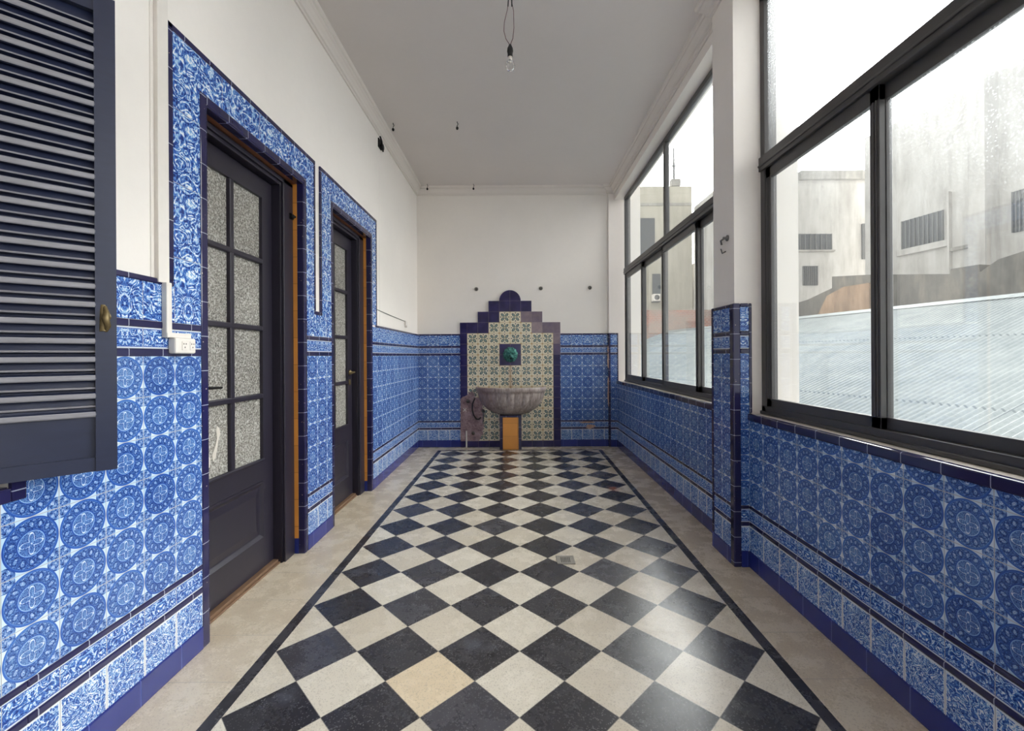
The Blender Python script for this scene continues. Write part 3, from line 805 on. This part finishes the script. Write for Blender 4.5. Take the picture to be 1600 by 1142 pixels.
# strike bolt on the frame of door 1
m = MB(); m.box(-1.475, -1.465, 2.885, 2.925, 2.20, 2.235); m.tube([(-1.46, 2.875, 2.222), (-1.46, 2.93, 2.222)], .008, 8); m.lathe([(0, 0), (.014, 0), (.014, .012), (0, .012)], (-1.465, 2.90, 2.215), 'x', 12)
m.build('bolt_catch', ['iron'], r1)

# ---------------------------------------------------------------- louvred shutter
def shutter():
    c45 = math.sqrt(.5); hp = Vector((-1.3916, 1.2436)); d = Vector((c45, c45)); nn = Vector((c45, -c45))   # nn faces the room / viewer
    S0_, S1_ = -.235, .200         # along the leaf
    z0, z1 = .961, 2.392
    root = thing('louvered_shutter', 'dark navy louvered wooden shutter leaf standing open at the left edge', 'shutter', (-1.3916, 1.2436, z0))
    def P(s_, t, z): q = hp+d*s_+nn*t; return (q.x, q.y, z)
    def bx(mb, s0, s1, t0, t1, a, b):
        poly = [(s0, t0), (s1, t0), (s1, t1), (s0, t1)]
        lo = [P(u, v, a) for u, v in poly]; hi = [P(u, v, b) for u, v in poly]
        mb.face(lo[::-1]); mb.face(hi)
        for k in range(4): mb.face([lo[k], lo[(k+1) % 4], hi[(k+1) % 4], hi[k]])
    t0, t1 = -.002, .030
    m = MB(); SW = .048
    bx(m, S0_, S0_+SW, t0, t1, z0, z1); bx(m, S1_-SW, S1_, t0, t1+.006, z0, z1)
    bx(m, S0_+SW, S1_-SW, t0, t1, z0, z0+.042); bx(m, S0_+SW, S1_-SW, t0, t1, z1-.05, z1); 
    m.build('shutter_frame', ['shutter'], root, bevel=.003)
    m = MB(); bx(m, S0_+SW, S1_-SW, t0+.008, t1-.007, z0+.042, 1.150); m.build('bottom_panel', ['shutter'], root, bevel=.002)
    m = MB(); pitch = .0545; z = 1.150-.030
    k = 0
    while z < z1-.10:
        # each slat: slanted board, upper edge back, lower edge forward, round nosed
        prof = [(t0, z+.093), (t0+.004, z+.096), (t0+.008, z+.093), (t1-.008, z+.0395), (t1-.001, z+.0385), (t1+.002, z+.0355), (t1+.001, z+.0330), (t1-.006, z+.0310), (t1-.016, z+.0285),
                (t1-.015, z+.0245), (t1+.001, z+.0225), (t1+.005, z+.0200), (t1+.006, z+.0170), (t1+.006, z+.0080), (t1+.004, z+.0045), (t1-.004, z+.0030), (t1-.010, z+.008)]
        A = [P(S0_+SW-.002, a, b) for a, b in prof]; B = [P(S1_-SW+.002, a, b) for a, b in prof]
        m.face(A); m.face(B[::-1])
        for q in range(len(prof)): m.face([A[q], B[q], B[(q+1) % len(prof)], A[(q+1) % len(prof)]], 'louver_glint' if q in (4, 5, 11, 12, 13) else 'shutter')
        z += pitch; k += 1
    m.build('louver_slats', ['shutter', 'louver_glint'], root)
    m = MB(); sc = S1_-SW*.55; zz = 1.425
    m.lathe([(0, 0), (.014, 0), (.016, .003), (.012, .010), (0, .012)], P(sc, t1, zz-.0), 'y', 14)
    m.tube([P(sc, t1+.004, zz+.03), P(sc+.003, t1+.012, zz+.01), P(sc, t1+.02, zz-.005), P(sc+.006, t1+.014, zz-.03), P(sc+.002, t1+.004, zz-.045)], [.005, .008, .010, .008, .004], 8)
    m.tube([P(sc-.004, t1-.002, zz+.035), P(sc-.004, t1+.003, zz-.045)], .010, 8)
    m.build('latch', ['brass'], root)
    for zz in (1.15, 2.2): m = MB(); m.tube([P(S0_-.004, t0, zz), P(S0_-.004, t0, zz+.09)], .008, 10); m.build('hinge', ['iron'], root)
shutter()

# ---------------------------------------------------------------- wall fountain
tf = .153; CX = -.097; Z0 = .09
ft = thing('wall_fountain', 'stepped tile wall fountain with scalloped stone basin against the back wall', 'fountain', (CX, YB, 0))
xl = lambda c: CX+(c-4)*tf
zr = lambda r: Z0+r*tf
poly = [(FL, 0), (FR, 0), (FR, zr(11)), (xl(7), zr(11)), (xl(7), zr(12)), (xl(6), zr(12)), (xl(6), zr(13)), (xl(5), zr(13))]
for k in range(1, 24): t = PI*k/24; poly.append((CX+tf*math.cos(t), zr(13)+tf*math.sin(t)))
poly += [(xl(3), zr(13)), (xl(2), zr(13)), (xl(2), zr(12)), (xl(1), zr(12)), (xl(1), zr(11)), (FL, zr(11))]
m = MB(); m.prism(poly, ptY, YB-.022, YB)
m.build('tiled_back_panel', ['fountain'], ft)
# basin
m = MB(); ax, ay = .505, .34; rows = []
prof = [(1.0, .862), (1.015, .845), (1.015, .815), (.985, .795), (.965, .785), (.955, .76), (.93, .70), (.85, .62), (.70, .545), (.52, .495), (.36, .472), (.26, .462)]
N = 180
for k, (q, z) in enumerate(prof):
    row = []
    for i in range(N+1):
        t = PI+PI*i/N      # from -x through -y to +x
        fl = .034*abs(math.sin((t-PI)*13))**.8 if k >= 4 else 0
        fl *= q
        dq = q-.034*(1 if k >= 4 else 0)*q+fl
        if (t-PI) < 1.16: dq -= .045*min(1, (1.16-(t-PI))/.02) if k < 11 else 0
        row.append((CX+ax*dq*math.cos(t), YB-.022+ay*dq*math.sin(t), z))
    rows.append(row)
inn = [[(CX+ax*q*math.cos(PI+PI*i/N), YB-.022+ay*q*math.sin(PI+PI*i/N), z) for i in range(N+1)] for q, z in ((.20, .55), (.5, .58), (.75, .66), (.86, .76), (.90, .85), (.95, .862))]
m.grid(inn+rows, None, True)
m.build('basin', ['stone'], ft)
m = MB(); pxl, pxr, pyf = -.245, .055, 6.135
m.box(pxl, pxr, pyf+.012, YB-.02, 0, .455, 'navyv', (0, .02)); m.box(pxl+.042, pxr-.042, pyf-.006, pyf+.012, .0, .445, 'orange', (0, .01))
m.box(pxl, pxl+.042, pyf, pyf+.012, 0, .455, 'navyv'); m.box(pxr-.042, pxr, pyf, pyf+.012, 0, .455, 'navyv')
m.box(pxl, pxr, pyf, YB-.02, .445, .470, 'navy')
m.build('pedestal', ['navyv', 'orange', 'navy'], ft, bevel=.004)
# lion mask
m = MB(); rows = []; lc = (CX+.003, YB-.022, zr(8)+.0)
NR, NS = 22, 56
def lion(r, t):
    x, z = r*math.cos(t), r*math.sin(t)
    h = .055*max(0, 1-(r/.115)**2)**.5
    mane = .010*math.sin(t*19+3*math.sin(r*60))*min(1, max(0, (r-.05)/.02))*max(0, (.118-r)/.03 if r > .09 else 1)
    g = lambda cx, cz, s, a: a*math.exp(-((x-cx)**2+(z-cz)**2)/(2*s*s))
    h += g(0, -.006, .012, .022)+g(0, -.03, .018, .030)+g(-.022, -.034, .010, .012)+g(.022, -.034, .010, .012)      # nose, muzzle
    h += g(-.026, .030, .010, .012)+g(.026, .030, .010, .012)-g(-.024, .014, .007, .014)-g(.024, .014, .007, .014)   # brows, eyes
    h -= g(0, -.052, .011, .030)                                                                                     # open mouth
    h += g(-.052, .052, .012, .018)+g(.052, .052, .012, .018)                                                         # ears
    return h+mane
for i in range(NR+1):
    r = .104*i/NR; row = []
    for j in range(NS):
        t = 2*PI*j/NS; rr = r*(1+.035*math.sin(t*11)*(i/NR)**2)
        row.append((lc[0]+rr*math.cos(t), lc[1]-(lion(r, t) if i < NR else 0), lc[2]+rr*math.sin(t)*1.04))
    rows.append(row)
m.grid(rows, None, True, True)
lion_o = m.build('lion_mask', ['patina'], ft)
m = MB(); m.tube([(lc[0], lc[1]-.01, lc[2]-.050), (lc[0], lc[1]-.06, lc[2]-.052), (lc[0], lc[1]-.075, lc[2]-.060)], .008, 10); m.build('spout', ['iron'], lion_o)
# exposed pipework where tiles are missing
yp = YB-.03
m = MB(); m.tube([(-.60, yp-.01, .70), (-.635, yp-.02, .62), (-.64, yp-.02, .54), (-.62, yp-.02, .46), (-.58, yp-.02, .405), (-.545, yp-.01, .40), (-.52, yp, .425)], .010, 8); m.build('hose', ['rubber'], ft)
m = MB(); m.tube([(-.48, yp, .50), (-.485, yp, .40), (-.49, yp, .33)], .006, 8); m.build('thin_pipe', ['steel'], ft)
m = MB(); m.tube([(-.725, yp, .0), (-.725, yp, .235)], .010, 8); m.build('white_pipe', ['plastic'], ft)
for cx_, cz in ((-.485, .515), (-.63, .20), (-.70, .655)):
    m = MB(); m.lathe([(0, .0), (.024, .0), (.026, -.008), (.014, -.014), (.010, -.032), (0, -.034)], (cx_, yp+.01, cz), 'y', 14, 'steel'); m.build('pipe_stub', ['steel'], ft)
m = MB()
for a in (PI/4, -PI/4):
    m.tube([(-.745-.03*math.cos(a), yp-.012, .535-.03*math.sin(a)), (-.745+.03*math.cos(a), yp-.012, .535+.03*math.sin(a))], .005, 6, 'plastic')
m.tube([(-.745, yp+.01, .535), (-.745, yp-.014, .535)], .008, 8, 'steel')
m.build('valve_handle', ['plastic', 'steel'], ft)

# ---------------------------------------------------------------- pendant bulb
px_, py_ = -.034, 2.90
pb = thing('pendant_bulb', 'bare clear light bulb in a black socket hanging from the ceiling', 'light bulb', (px_, py_, H))
m = MB()
m.tube([(px_-.010, py_, H), (px_-.008, py_, 3.63), (px_-.016, py_, 3.56), (px_-.036, py_, 3.48), (px_-.040, py_, 3.42), (px_-.028, py_, 3.37), (px_, py_, 3.325)], .0022, 6, 'wire')
m.tube([(px_+.012, py_, H), (px_+.010, py_, 3.62), (px_+.024, py_, 3.55), (px_+.026, py_, 3.44), (px_+.018, py_, 3.37), (px_, py_, 3.325)], .0022, 6, 'wire')
m.tube([(px_+.012, py_, 3.66), (px_+.013, py_, 3.58)], .0045, 6, 'rubber')
m.tube([(px_-.008, py_, 3.66), (px_-.012, py_, 3.58)], .004, 6, 'rubber')
m.lathe([(0, 3.70), (.03, 3.70), (.032, 3.694), (.02, 3.682), (0, 3.68)], (px_, py_, 0), 'z', 16, 'rubber')
m.build('cord', ['wire', 'rubber'], pb)
m = MB(); m.lathe([(0, 3.332), (.008, 3.330), (.012, 3.318), (.018, 3.305), (.020, 3.285), (.016, 3.268), (.017, 3.255), (.015, 3.250), (0, 3.25)], (px_, py_, 0), 'z', 20); m.build('socket', ['rubber'], pb)
m = MB(); m.lathe([(0, 3.252), (.013, 3.252), (.013, 3.232), (.015, 3.226), (0, 3.222)], (px_, py_, 0), 'z', 20, 'plastic')
bulb = m.build('bulb_cap', ['plastic'], pb)
m = MB(); m.lathe([(.013, 3.228), (.016, 3.222), (.024, 3.212), (.0295, 3.195), (.029, 3.180), (.022, 3.166), (.010, 3.160), (.001, 3.159)], (px_, py_, 0), 'z', 28); m.build('bulb_glass', ['bulb'], pb)

# ---------------------------------------------------------------- hooks
def ceil_hook(loc, label):
    r = thing('ceiling_hook', label, 'hook', loc, 'hooks in the ceiling')
    x, y, z = loc; m = MB()
    m.tube([(x, y, z+.002), (x, y, z-.012), (x+.008, y, z-.022), (x+.006, y, z-.034), (x, y, z-.040), (x, y, z-.055)], .0035, 8)
    m.lathe([(0, -.050), (.006, -.052), (.013, -.062), (.013, -.074), (.007, -.083), (0, -.084)], (x, y, z), 'z', 14)
    m.build('hook_body', ['iron'], r); return r
h0 = ceil_hook((-1.262, 4.57, H), 'small black ceiling hook beside the left wall cornice, nearer the camera')
copy_thing(h0, (-.60, 4.55, H), 'small black ceiling hook farther from the left wall, out in the open ceiling')
copy_thing(h0, (-1.24, 6.20, H), 'small black hook at the back cornice, in the left corner')
copy_thing(h0, (-.595, 6.20, H), 'small black hook at the back cornice, right of the corner one')
def wall_peg(loc, label):
    r = thing('wall_peg', label, 'wall fitting', loc, 'metal pegs on the back wall'); x, y, z = loc
    m = MB(); m.lathe([(0, 0), (.026, 0), (.028, -.006), (.018, -.014), (.012, -.03), (.014, -.036), (.010, -.044), (0, -.045)], (x, y, z), 'y', 10); m.build('peg_body', ['steel'], r)
    m = MB(); m.tube([(x, y-.03, z+.012), (x+.012, y-.045, z), (x, y-.05, z-.016)], .004, 6); m.build('peg_hook', ['iron'], r); return r
p0 = wall_peg((-.575, YB, 2.252), 'round grey metal peg on the back wall, left of the fountain top')
copy_thing(p0, (.344, YB, 2.256), 'round grey metal peg on the back wall, just right of the fountain top')
copy_thing(p0, (1.045, YB, 2.262), 'round grey metal peg on the back wall, next to the corner pilaster')
# bracket on the pillar
br = thing('pillar_bracket', 'small broken metal bracket fixed high on the white pillar', 'bracket', (XP, 2.84, 1.96))
def pX(x, y): # pixel to pillar face
    t = XP*694/(x-807.9); return (t, 1.3+(555.5-y-(x-808)*.0057)/694*t)
a = pX(1138, 372)
m = MB(); m.lathe([(0, 0), (.020, 0), (.020, -.006), (.009, -.012), (.008, -.03), (0, -.03)], (XP, a[0], a[1]), 'x', 12); m.tube([(XP-.02, a[0], a[1]), (XP-.03, a[0]+.03, a[1]-.01), (XP-.022, a[0]+.035, a[1]-.035)], .006, 8); m.build('bracket_arm', ['steel'], br)
m = MB(); m.tube([(XP-.004, a[0]+.085, a[1]-.05), (XP-.012, a[0]+.05, a[1]-.085), (XP-.004, a[0]+.02, a[1]-.08)], .004, 6); m.build('bracket_wire', ['steel'], br)
# blind pulley high on the left wall
m = MB(); y0 = 4.60; z0 = 3.50
m.box(XL, XL+.012, y0-.03, y0+.06, z0-.04, z0+.05); m.lathe([(0, .012), (.030, .012), (.034, .02), (.028, .026), (.034, .032), (.030, .040), (0, .04)], (XL, y0+.03, z0-.02), 'x', 16)
m.tube([(XL+.02, y0-.02, z0+.07), (XL+.03, y0, z0+.03), (XL+.03, y0+.05, z0-.06)], .009, 8)
tag(m.build('wall_pulley', ['iron']), 'black iron pulley bracket high on the left wall under the cornice', 'bracket')
m = MB(); m.tube([(XL, 4.62, 3.44), (XL, 4.60, 2.67+.01)], .003, 6); m.tube([(XL, 4.60, 2.68), (XL, 4.60, 1.62)], .003, 6)
tag(m.build('painted_cable', ['plaster']), 'thin painted cable running straight down the left wall below the pulley', 'cable')
lb = thing('wall_lead', 'thin grey lead ending in a small beige connector above the left dado', 'cable', (XL, 5.1, 1.75))
m = MB(); m.tube([(XL+.004, 4.475, 1.775), (XL+.006, 5.0, 1.757), (XL+.006, 5.60, 1.742)], .004, 6); m.build('lead', ['greywire'], lb)
m = MB(); m.box(XL, XL+.022, 5.60, 5.70, 1.69, 1.745); m.box(XL, XL+.03, 5.62, 5.66, 1.665, 1.69); m.build('connector', ['plastic'], lb, bevel=.004)
# cable trunking and socket
ct = thing('cable_trunking', 'white plastic cable trunking running down beside the first doorway', 'trunking', (XL, 1.76, 1.35))
m = MB(); m.box(XL, XL+.020, 1.738, 1.792, 1.597, H); m.box(XL, XL+.004, 1.722, 1.738, 1.612, H); m.build('upper_trunking', ['plastic'], ct, bevel=.003)
m = MB(); m.box(TL, TL+.022, 1.762, 1.790, 1.392, 1.600); m.box(TL, TL+.024, 1.762, 1.892, 1.380, 1.400); m.build('lower_trunking', ['plastic'], ct, bevel=.003)
so = thing('wall_socket', 'white double power socket on the blue tiles left of the first doorway', 'power socket', (TL, 1.85, 1.35))
m = MB(); m.box(TL, TL+.034, 1.792, 1.905, 1.316, 1.380); m.build('socket_box', ['plastic'], so, bevel=.007)
for yy in (1.838, 1.882):
    m = MB(); m.box(TL+.034, TL+.0365, yy-.014, yy+.014, 1.330, 1.366); fo = m.build('socket_face', ['plastic'], so, bevel=.001)
    m = MB()
    for a, b in ((-.006, .006), (.006, .006), (0, -.008)): m.box(TL+.0365, TL+.0372, yy+a-.0018, yy+a+.0018, 1.350+b-.003, 1.350+b+.003)
    m.build('pin_holes', ['plastic_dark'], fo)
# floor drain
dx0, dx1, dy0, dy1 = .243, .356, 2.762, 2.874
dr = thing('floor_drain', 'small square metal floor drain grate set in a light tile', 'drain', ((dx0+dx1)/2, (dy0+dy1)/2, 0))
m = MB(); m.box(dx0, dx1, dy0, dy0+.010, 0, .005); m.box(dx0, dx1, dy1-.010, dy1, 0, .005); m.box(dx0, dx0+.010, dy0, dy1, 0, .005); m.box(dx1-.010, dx1, dy0, dy1, 0, .005)
m.box(dx0+.010, dx0+.022, dy0+.01, dy1-.01, 0, .004); m.box(dx1-.022, dx1-.010, dy0+.01, dy1-.01, 0, .004)
m.box(dx0+.02, dx1-.02, dy0+.008, dy0+.020, 0, .004); m.box(dx0+.02, dx1-.02, dy1-.020, dy1-.008, 0, .004)
for k in range(7):
    x = dx0+.022+k*(dx1-dx0-.044-.006)/6; m.box(x, x+.006, dy0+.015, dy1-.015, 0, .004)
m.build('grate', ['grate'], dr, bevel=.001)
m = MB(); m.box(dx0+.008, dx1-.008, dy0+.008, dy1-.008, 0, .0012); m.build('drain_well', ['rubber'], dr)

# ================================================================ outside
rd = Vector((-.196, .981)); ud = Vector((.981, .196))
def roofp(a, s_): q = rd*a+ud*s_; return (q.x, q.y)
ZR = lambda s_: -1.28+.375*s_
rf = thing('corrugated_roof', 'pale corrugated metal shed roof sloping up outside the windows', 'roof', (4, 5, 0))
m = MB(); s0, s1 = 2.35, 9.36; a0, a1 = -6.0, 16.3
N = int((a1-a0)/.076)*6; rows = []
uvrows = []
for s_ in (s0, s1):
    row = []
    for i in range(N+1):
        a = a0+(a1-a0)*i/N; x, y = roofp(a, s_); row.append((x, y, ZR(s_)+.014*math.sin(a/.076*2*PI)))
    rows.append(row)
base = len(m.v)
for i in range(N):
    a = a0+(a1-a0)*i/N; b = a0+(a1-a0)*(i+1)/N
    m.face([rows[0][i], rows[0][i+1], rows[1][i+1], rows[1][i]], None, [(a, s0+.9), (b, s0+.9), (b, s1+.9), (a, s1+.9)], True)
m.build('roof_sheets', ['roof'], rf)
m = MB()
for sa, sb, za, zb in ((9.20, 9.38, ZR(9.20)+.020, ZR(9.38)+.03), (9.38, 9.56, ZR(9.38)+.03, ZR(9.20)+.02)):
    A, B = roofp(a0, sa), roofp(a1, sa); C_, D_ = roofp(a1, sb), roofp(a0, sb)
    m.face([(A[0], A[1], za), (B[0], B[1], za), (C_[0], C_[1], zb), (D_[0], D_[1], zb)])
m.build('ridge_cap', ['roof'], rf)
m = MB()
A, B = roofp(a0, s1+.1), roofp(a1, s1+.1); C_, D_ = roofp(a1, s1+.25), roofp(a0, s1+.25)
pts = [A, B, C_, D_]
lo = [(p[0], p[1], -3.0) for p in pts]; hi = [(p[0], p[1], ZR(s1)-.02) for p in pts]
m.face(lo[::-1]); m.face(hi)
for k in range(4): m.face([lo[k], lo[(k+1) % 4], hi[(k+1) % 4], hi[k]])
m.build('rear_wall', ['sooty'], rf)
def ray(x, y):
    a, b = (x-807.9)/694, (y-555.5)/694; c, s_ = math.cos(.0057), math.sin(.0057)
    return Vector((c*a-s_*b, 1, -(s_*a+c*b)))
def onS(x, y, S):          # point on the vertical plane s=S parallel to the ridge -> (a, z)
    r = ray(x, y); t = S/(r.x*ud.x+r.y*ud.y); return (rd.x*r.x*t+rd.y*r.y*t, 1.3+r.z*t)
def pS(a, z, s_): x, y = roofp(a, s_); return (x, y, z)
def onY(x, y, Y): r = ray(x, y); return (r.x*Y, 1.3+r.z*Y)
# unseen block added above the gallery to keep sky light off the metal roof
m = MB(); m.box(XL-6, 1.575, -8, YB+6, H+.14, H+8); struct(m.build('added_sky_blocker', ['extwall']))
# sooty party wall beyond the ridge
top = [(1230, 478), (1262, 468), (1300, 450), (1300, 432), (1358, 429), (1470, 428), (1484, 428), (1486, 420), (1530, 413), (1531, 425), (1560, 405), (1600, 392), (1800, 340)]
S = 10.6; pl = [onS(x, y, S) for x, y in top]
poly = pl+[(pl[-1][0], -3), (pl[0][0], -3)]
m = MB(); m.prism(poly, pS, S, S+.3)
tag(m.build('party_wall', ['sooty']), 'rough soot-stained party wall just behind the metal roof ridge', 'wall')
MAT['tan'] = render_wall('tan_rough_render', (112, 92, 76), (158, 130, 106), (184, 160, 136), 1.5)
pl = [onS(x, y, 10.5) for x, y in ((1296, 462), (1322, 448), (1362, 442), (1362, 500), (1275, 505))]
m = MB(); m.prism(pl, pS, 10.42, 10.55)
tag(m.build('tan_wall', ['tan']), 'tan rough-rendered lean-to wall in front of the sooty wall, left pane', 'wall')
# white building on the right
S = 15.0
bb = thing('white_building', 'white rendered building with a wide dark window behind the near window', 'building', (12, 8, -3))
e = [onS(x, y, S) for x, y in ((1352, 430), (1352, 215), (1900, -90), (1900, 430))]
p_ = [(e[0][0], -3), (e[0][0], e[1][1]), (e[2][0]-3, e[1][1]), (e[2][0]-3, -3)]
m = MB(); m.prism(p_, pS, S, S+5); m.build('wall', ['whiteb'], bb)
def rectS(x0, y0, x1, y1, S, d0, d1, mat, name, par):
    q0 = onS(x0, y0, S); q1 = onS(x1, y1, S)
    m = MB(); m.prism([(q0[0], q1[1]), (q1[0], q1[1]), (q1[0], q0[1]), (q0[0], q0[1])], pS, S-d0, S-d1); return m.build(name, [mat], par)
for x0, y0, x1, y1 in ((1411, 346, 1475, 385), (1584, 300, 1640, 352)):
    wdo = rectS(x0, y0, x1, y1, S, .03, -.02, 'pane', 'window', bb)
    q0 = onS(x0, y0, S); q1 = onS(x1, y1, S); m = MB()
    nb = 9
    for k in range(nb+1):
        a = q0[0]+(q1[0]-q0[0])*k/nb; m.prism([(a-.012, q1[1]), (a+.012, q1[1]), (a+.012, q0[1]), (a-.012, q0[1])], pS, S-.07, S-.05)
    m.build('window_bars', ['grille'], wdo)
rectS(1404, 392, 1484, 384, S, .12, 0, 'whiteb', 'window_sill', bb)
rectS(1484, 300, 1488, 430, S, .12, 0, 'whiteb', 'downpipe', bb)
rectS(1486, 388, 1532, 384, S, .10, 0, 'greyb', 'ledge', bb)
rectS(1533, 120, 1562, 425, S, .5, 0, 'whiteb', 'chimney_breast', bb)
# pale building seen in the left part of the near window, facing the viewer
Y = 17.0
pb2 = thing('grey_white_building', 'pale grey building with small barred windows left in the near window', 'building', (11, 17, -3))
e0 = onY(1150, 430, Y); e1 = onY(1356, 268, Y)
m = MB(); m.box(e0[0], e1[0], Y, Y+4, -3, e1[1]); m.build('wall', ['whiteb'], pb2)
def rectY(x0, y0, x1, y1, Y, d, mat, name, par, inset=.0):
    q0 = onY(x0, y0, Y); q1 = onY(x1, y1, Y); m = MB(); m.box(q0[0], q1[0], Y-d, Y-inset, q1[1], q0[1]); return m.build(name, [mat], par)
rectY(1248, 282, 1356, 268, Y, .15, 'greyb', 'parapet', pb2)
for x0, y0, x1, y1 in ((1240, 366, 1298, 390), (1254, 416, 1276, 446), (1346, 350, 1356, 405)):
    wo_ = rectY(x0, y0, x1, y1, Y, .03, 'pane', 'window', pb2); q0 = onY(x0, y0, Y); q1 = onY(x1, y1, Y); m = MB()
    for k in range(8):
        xx = q0[0]+(q1[0]-q0[0])*k/7; m.box(xx-.012, xx+.012, Y-.07, Y-.05, q1[1], q0[1])
    m.build('window_bars', ['grille'], wo_)
rectY(1240, 394, 1302, 391, Y, .12, 'greyb', 'window_sill', pb2)
# tall cream building seen through the far window
Y = 21.0
cb = thing('cream_building', 'tall cream building with an antenna mast seen through the far window', 'building', (5, 21, -3))
e0 = onY(900, 430, Y); e1 = onY(1081, 291, Y)
m = MB(); m.box(e0[0], e1[0], Y, Y+5, -3, e1[1]); m.build('wall', ['cream'], cb)
rectY(960, 322, 1081, 317, Y, .03, 'greyb', 'cornice', cb)
rectY(998, 341, 1023, 400, Y, .03, 'pane', 'window', cb); rectY(1019, 428, 1032, 468, Y, .03, 'pane', 'window', cb)
rectY(1046, 294, 1060, 283, Y+.3, .3, 'greyb', 'roof_plinth', cb)
q = onY(1053, 288, Y+.15); q2 = onY(1053, 231, Y+.15); m = MB(); m.tube([(q[0], Y+.15, q[1]-.3), (q[0], Y+.15, (q[1]+q2[1])/2), (q[0], Y+.15, q2[1])], [.06, .05, .035], 8); m.tube([(q[0]-.08, Y+.15, (q[1]+q2[1])/2), (q[0]+.08, Y+.15, (q[1]+q2[1])/2)], .05, 6); m.build('antenna_mast', ['grille'], cb)
q0 = onY(1021, 459, Y-.35); q1 = onY(1032, 470, Y-.35)
ac = thing('air_conditioner', 'white air conditioner box on the cream building wall', 'air conditioner', (q0[0], Y-.35, q1[1]))
m = MB(); m.box(q0[0], q1[0], Y-.35, Y-.030, q1[1], q0[1]); m.build('casing', ['plastic'], ac, bevel=.01)
m = MB(); m.box(q0[0], q1[0], Y-.35, Y, q1[1]-.05, q1[1]); m.build('wall_bracket', ['grille'], ac)
m = MB(); m.lathe([(0, 0), (.12, 0), (.12, -.02), (0, -.02)], ((q0[0]+q1[0])/2, Y-.35, (q0[1]+q1[1])/2), 'y', 20); m.build('fan_grille', ['grille'], ac)
# grey block to the right of it
Y = 22.0; e0 = onY(1084, 500, Y); e1 = onY(1150, 411, Y)
m = MB(); m.box(e0[0], e1[0], Y, Y+3, -3, e1[1])
tag(m.build('grey_block', ['greyb']), 'low grey block house seen at the right side of the far window', 'building')
Y = 19.0; e0 = onY(960, 481, Y); e1 = onY(1150, 520, Y)
m = MB(); m.box(e0[0], e1[0], Y, Y+.3, -3, e0[1]-.1)
tag(m.build('brick_wall', ['brick']), 'old weathered brick garden wall behind the roof, seen through the far window', 'wall')

for o in bpy.data.objects:
    if '_o' in o: del o['_o']
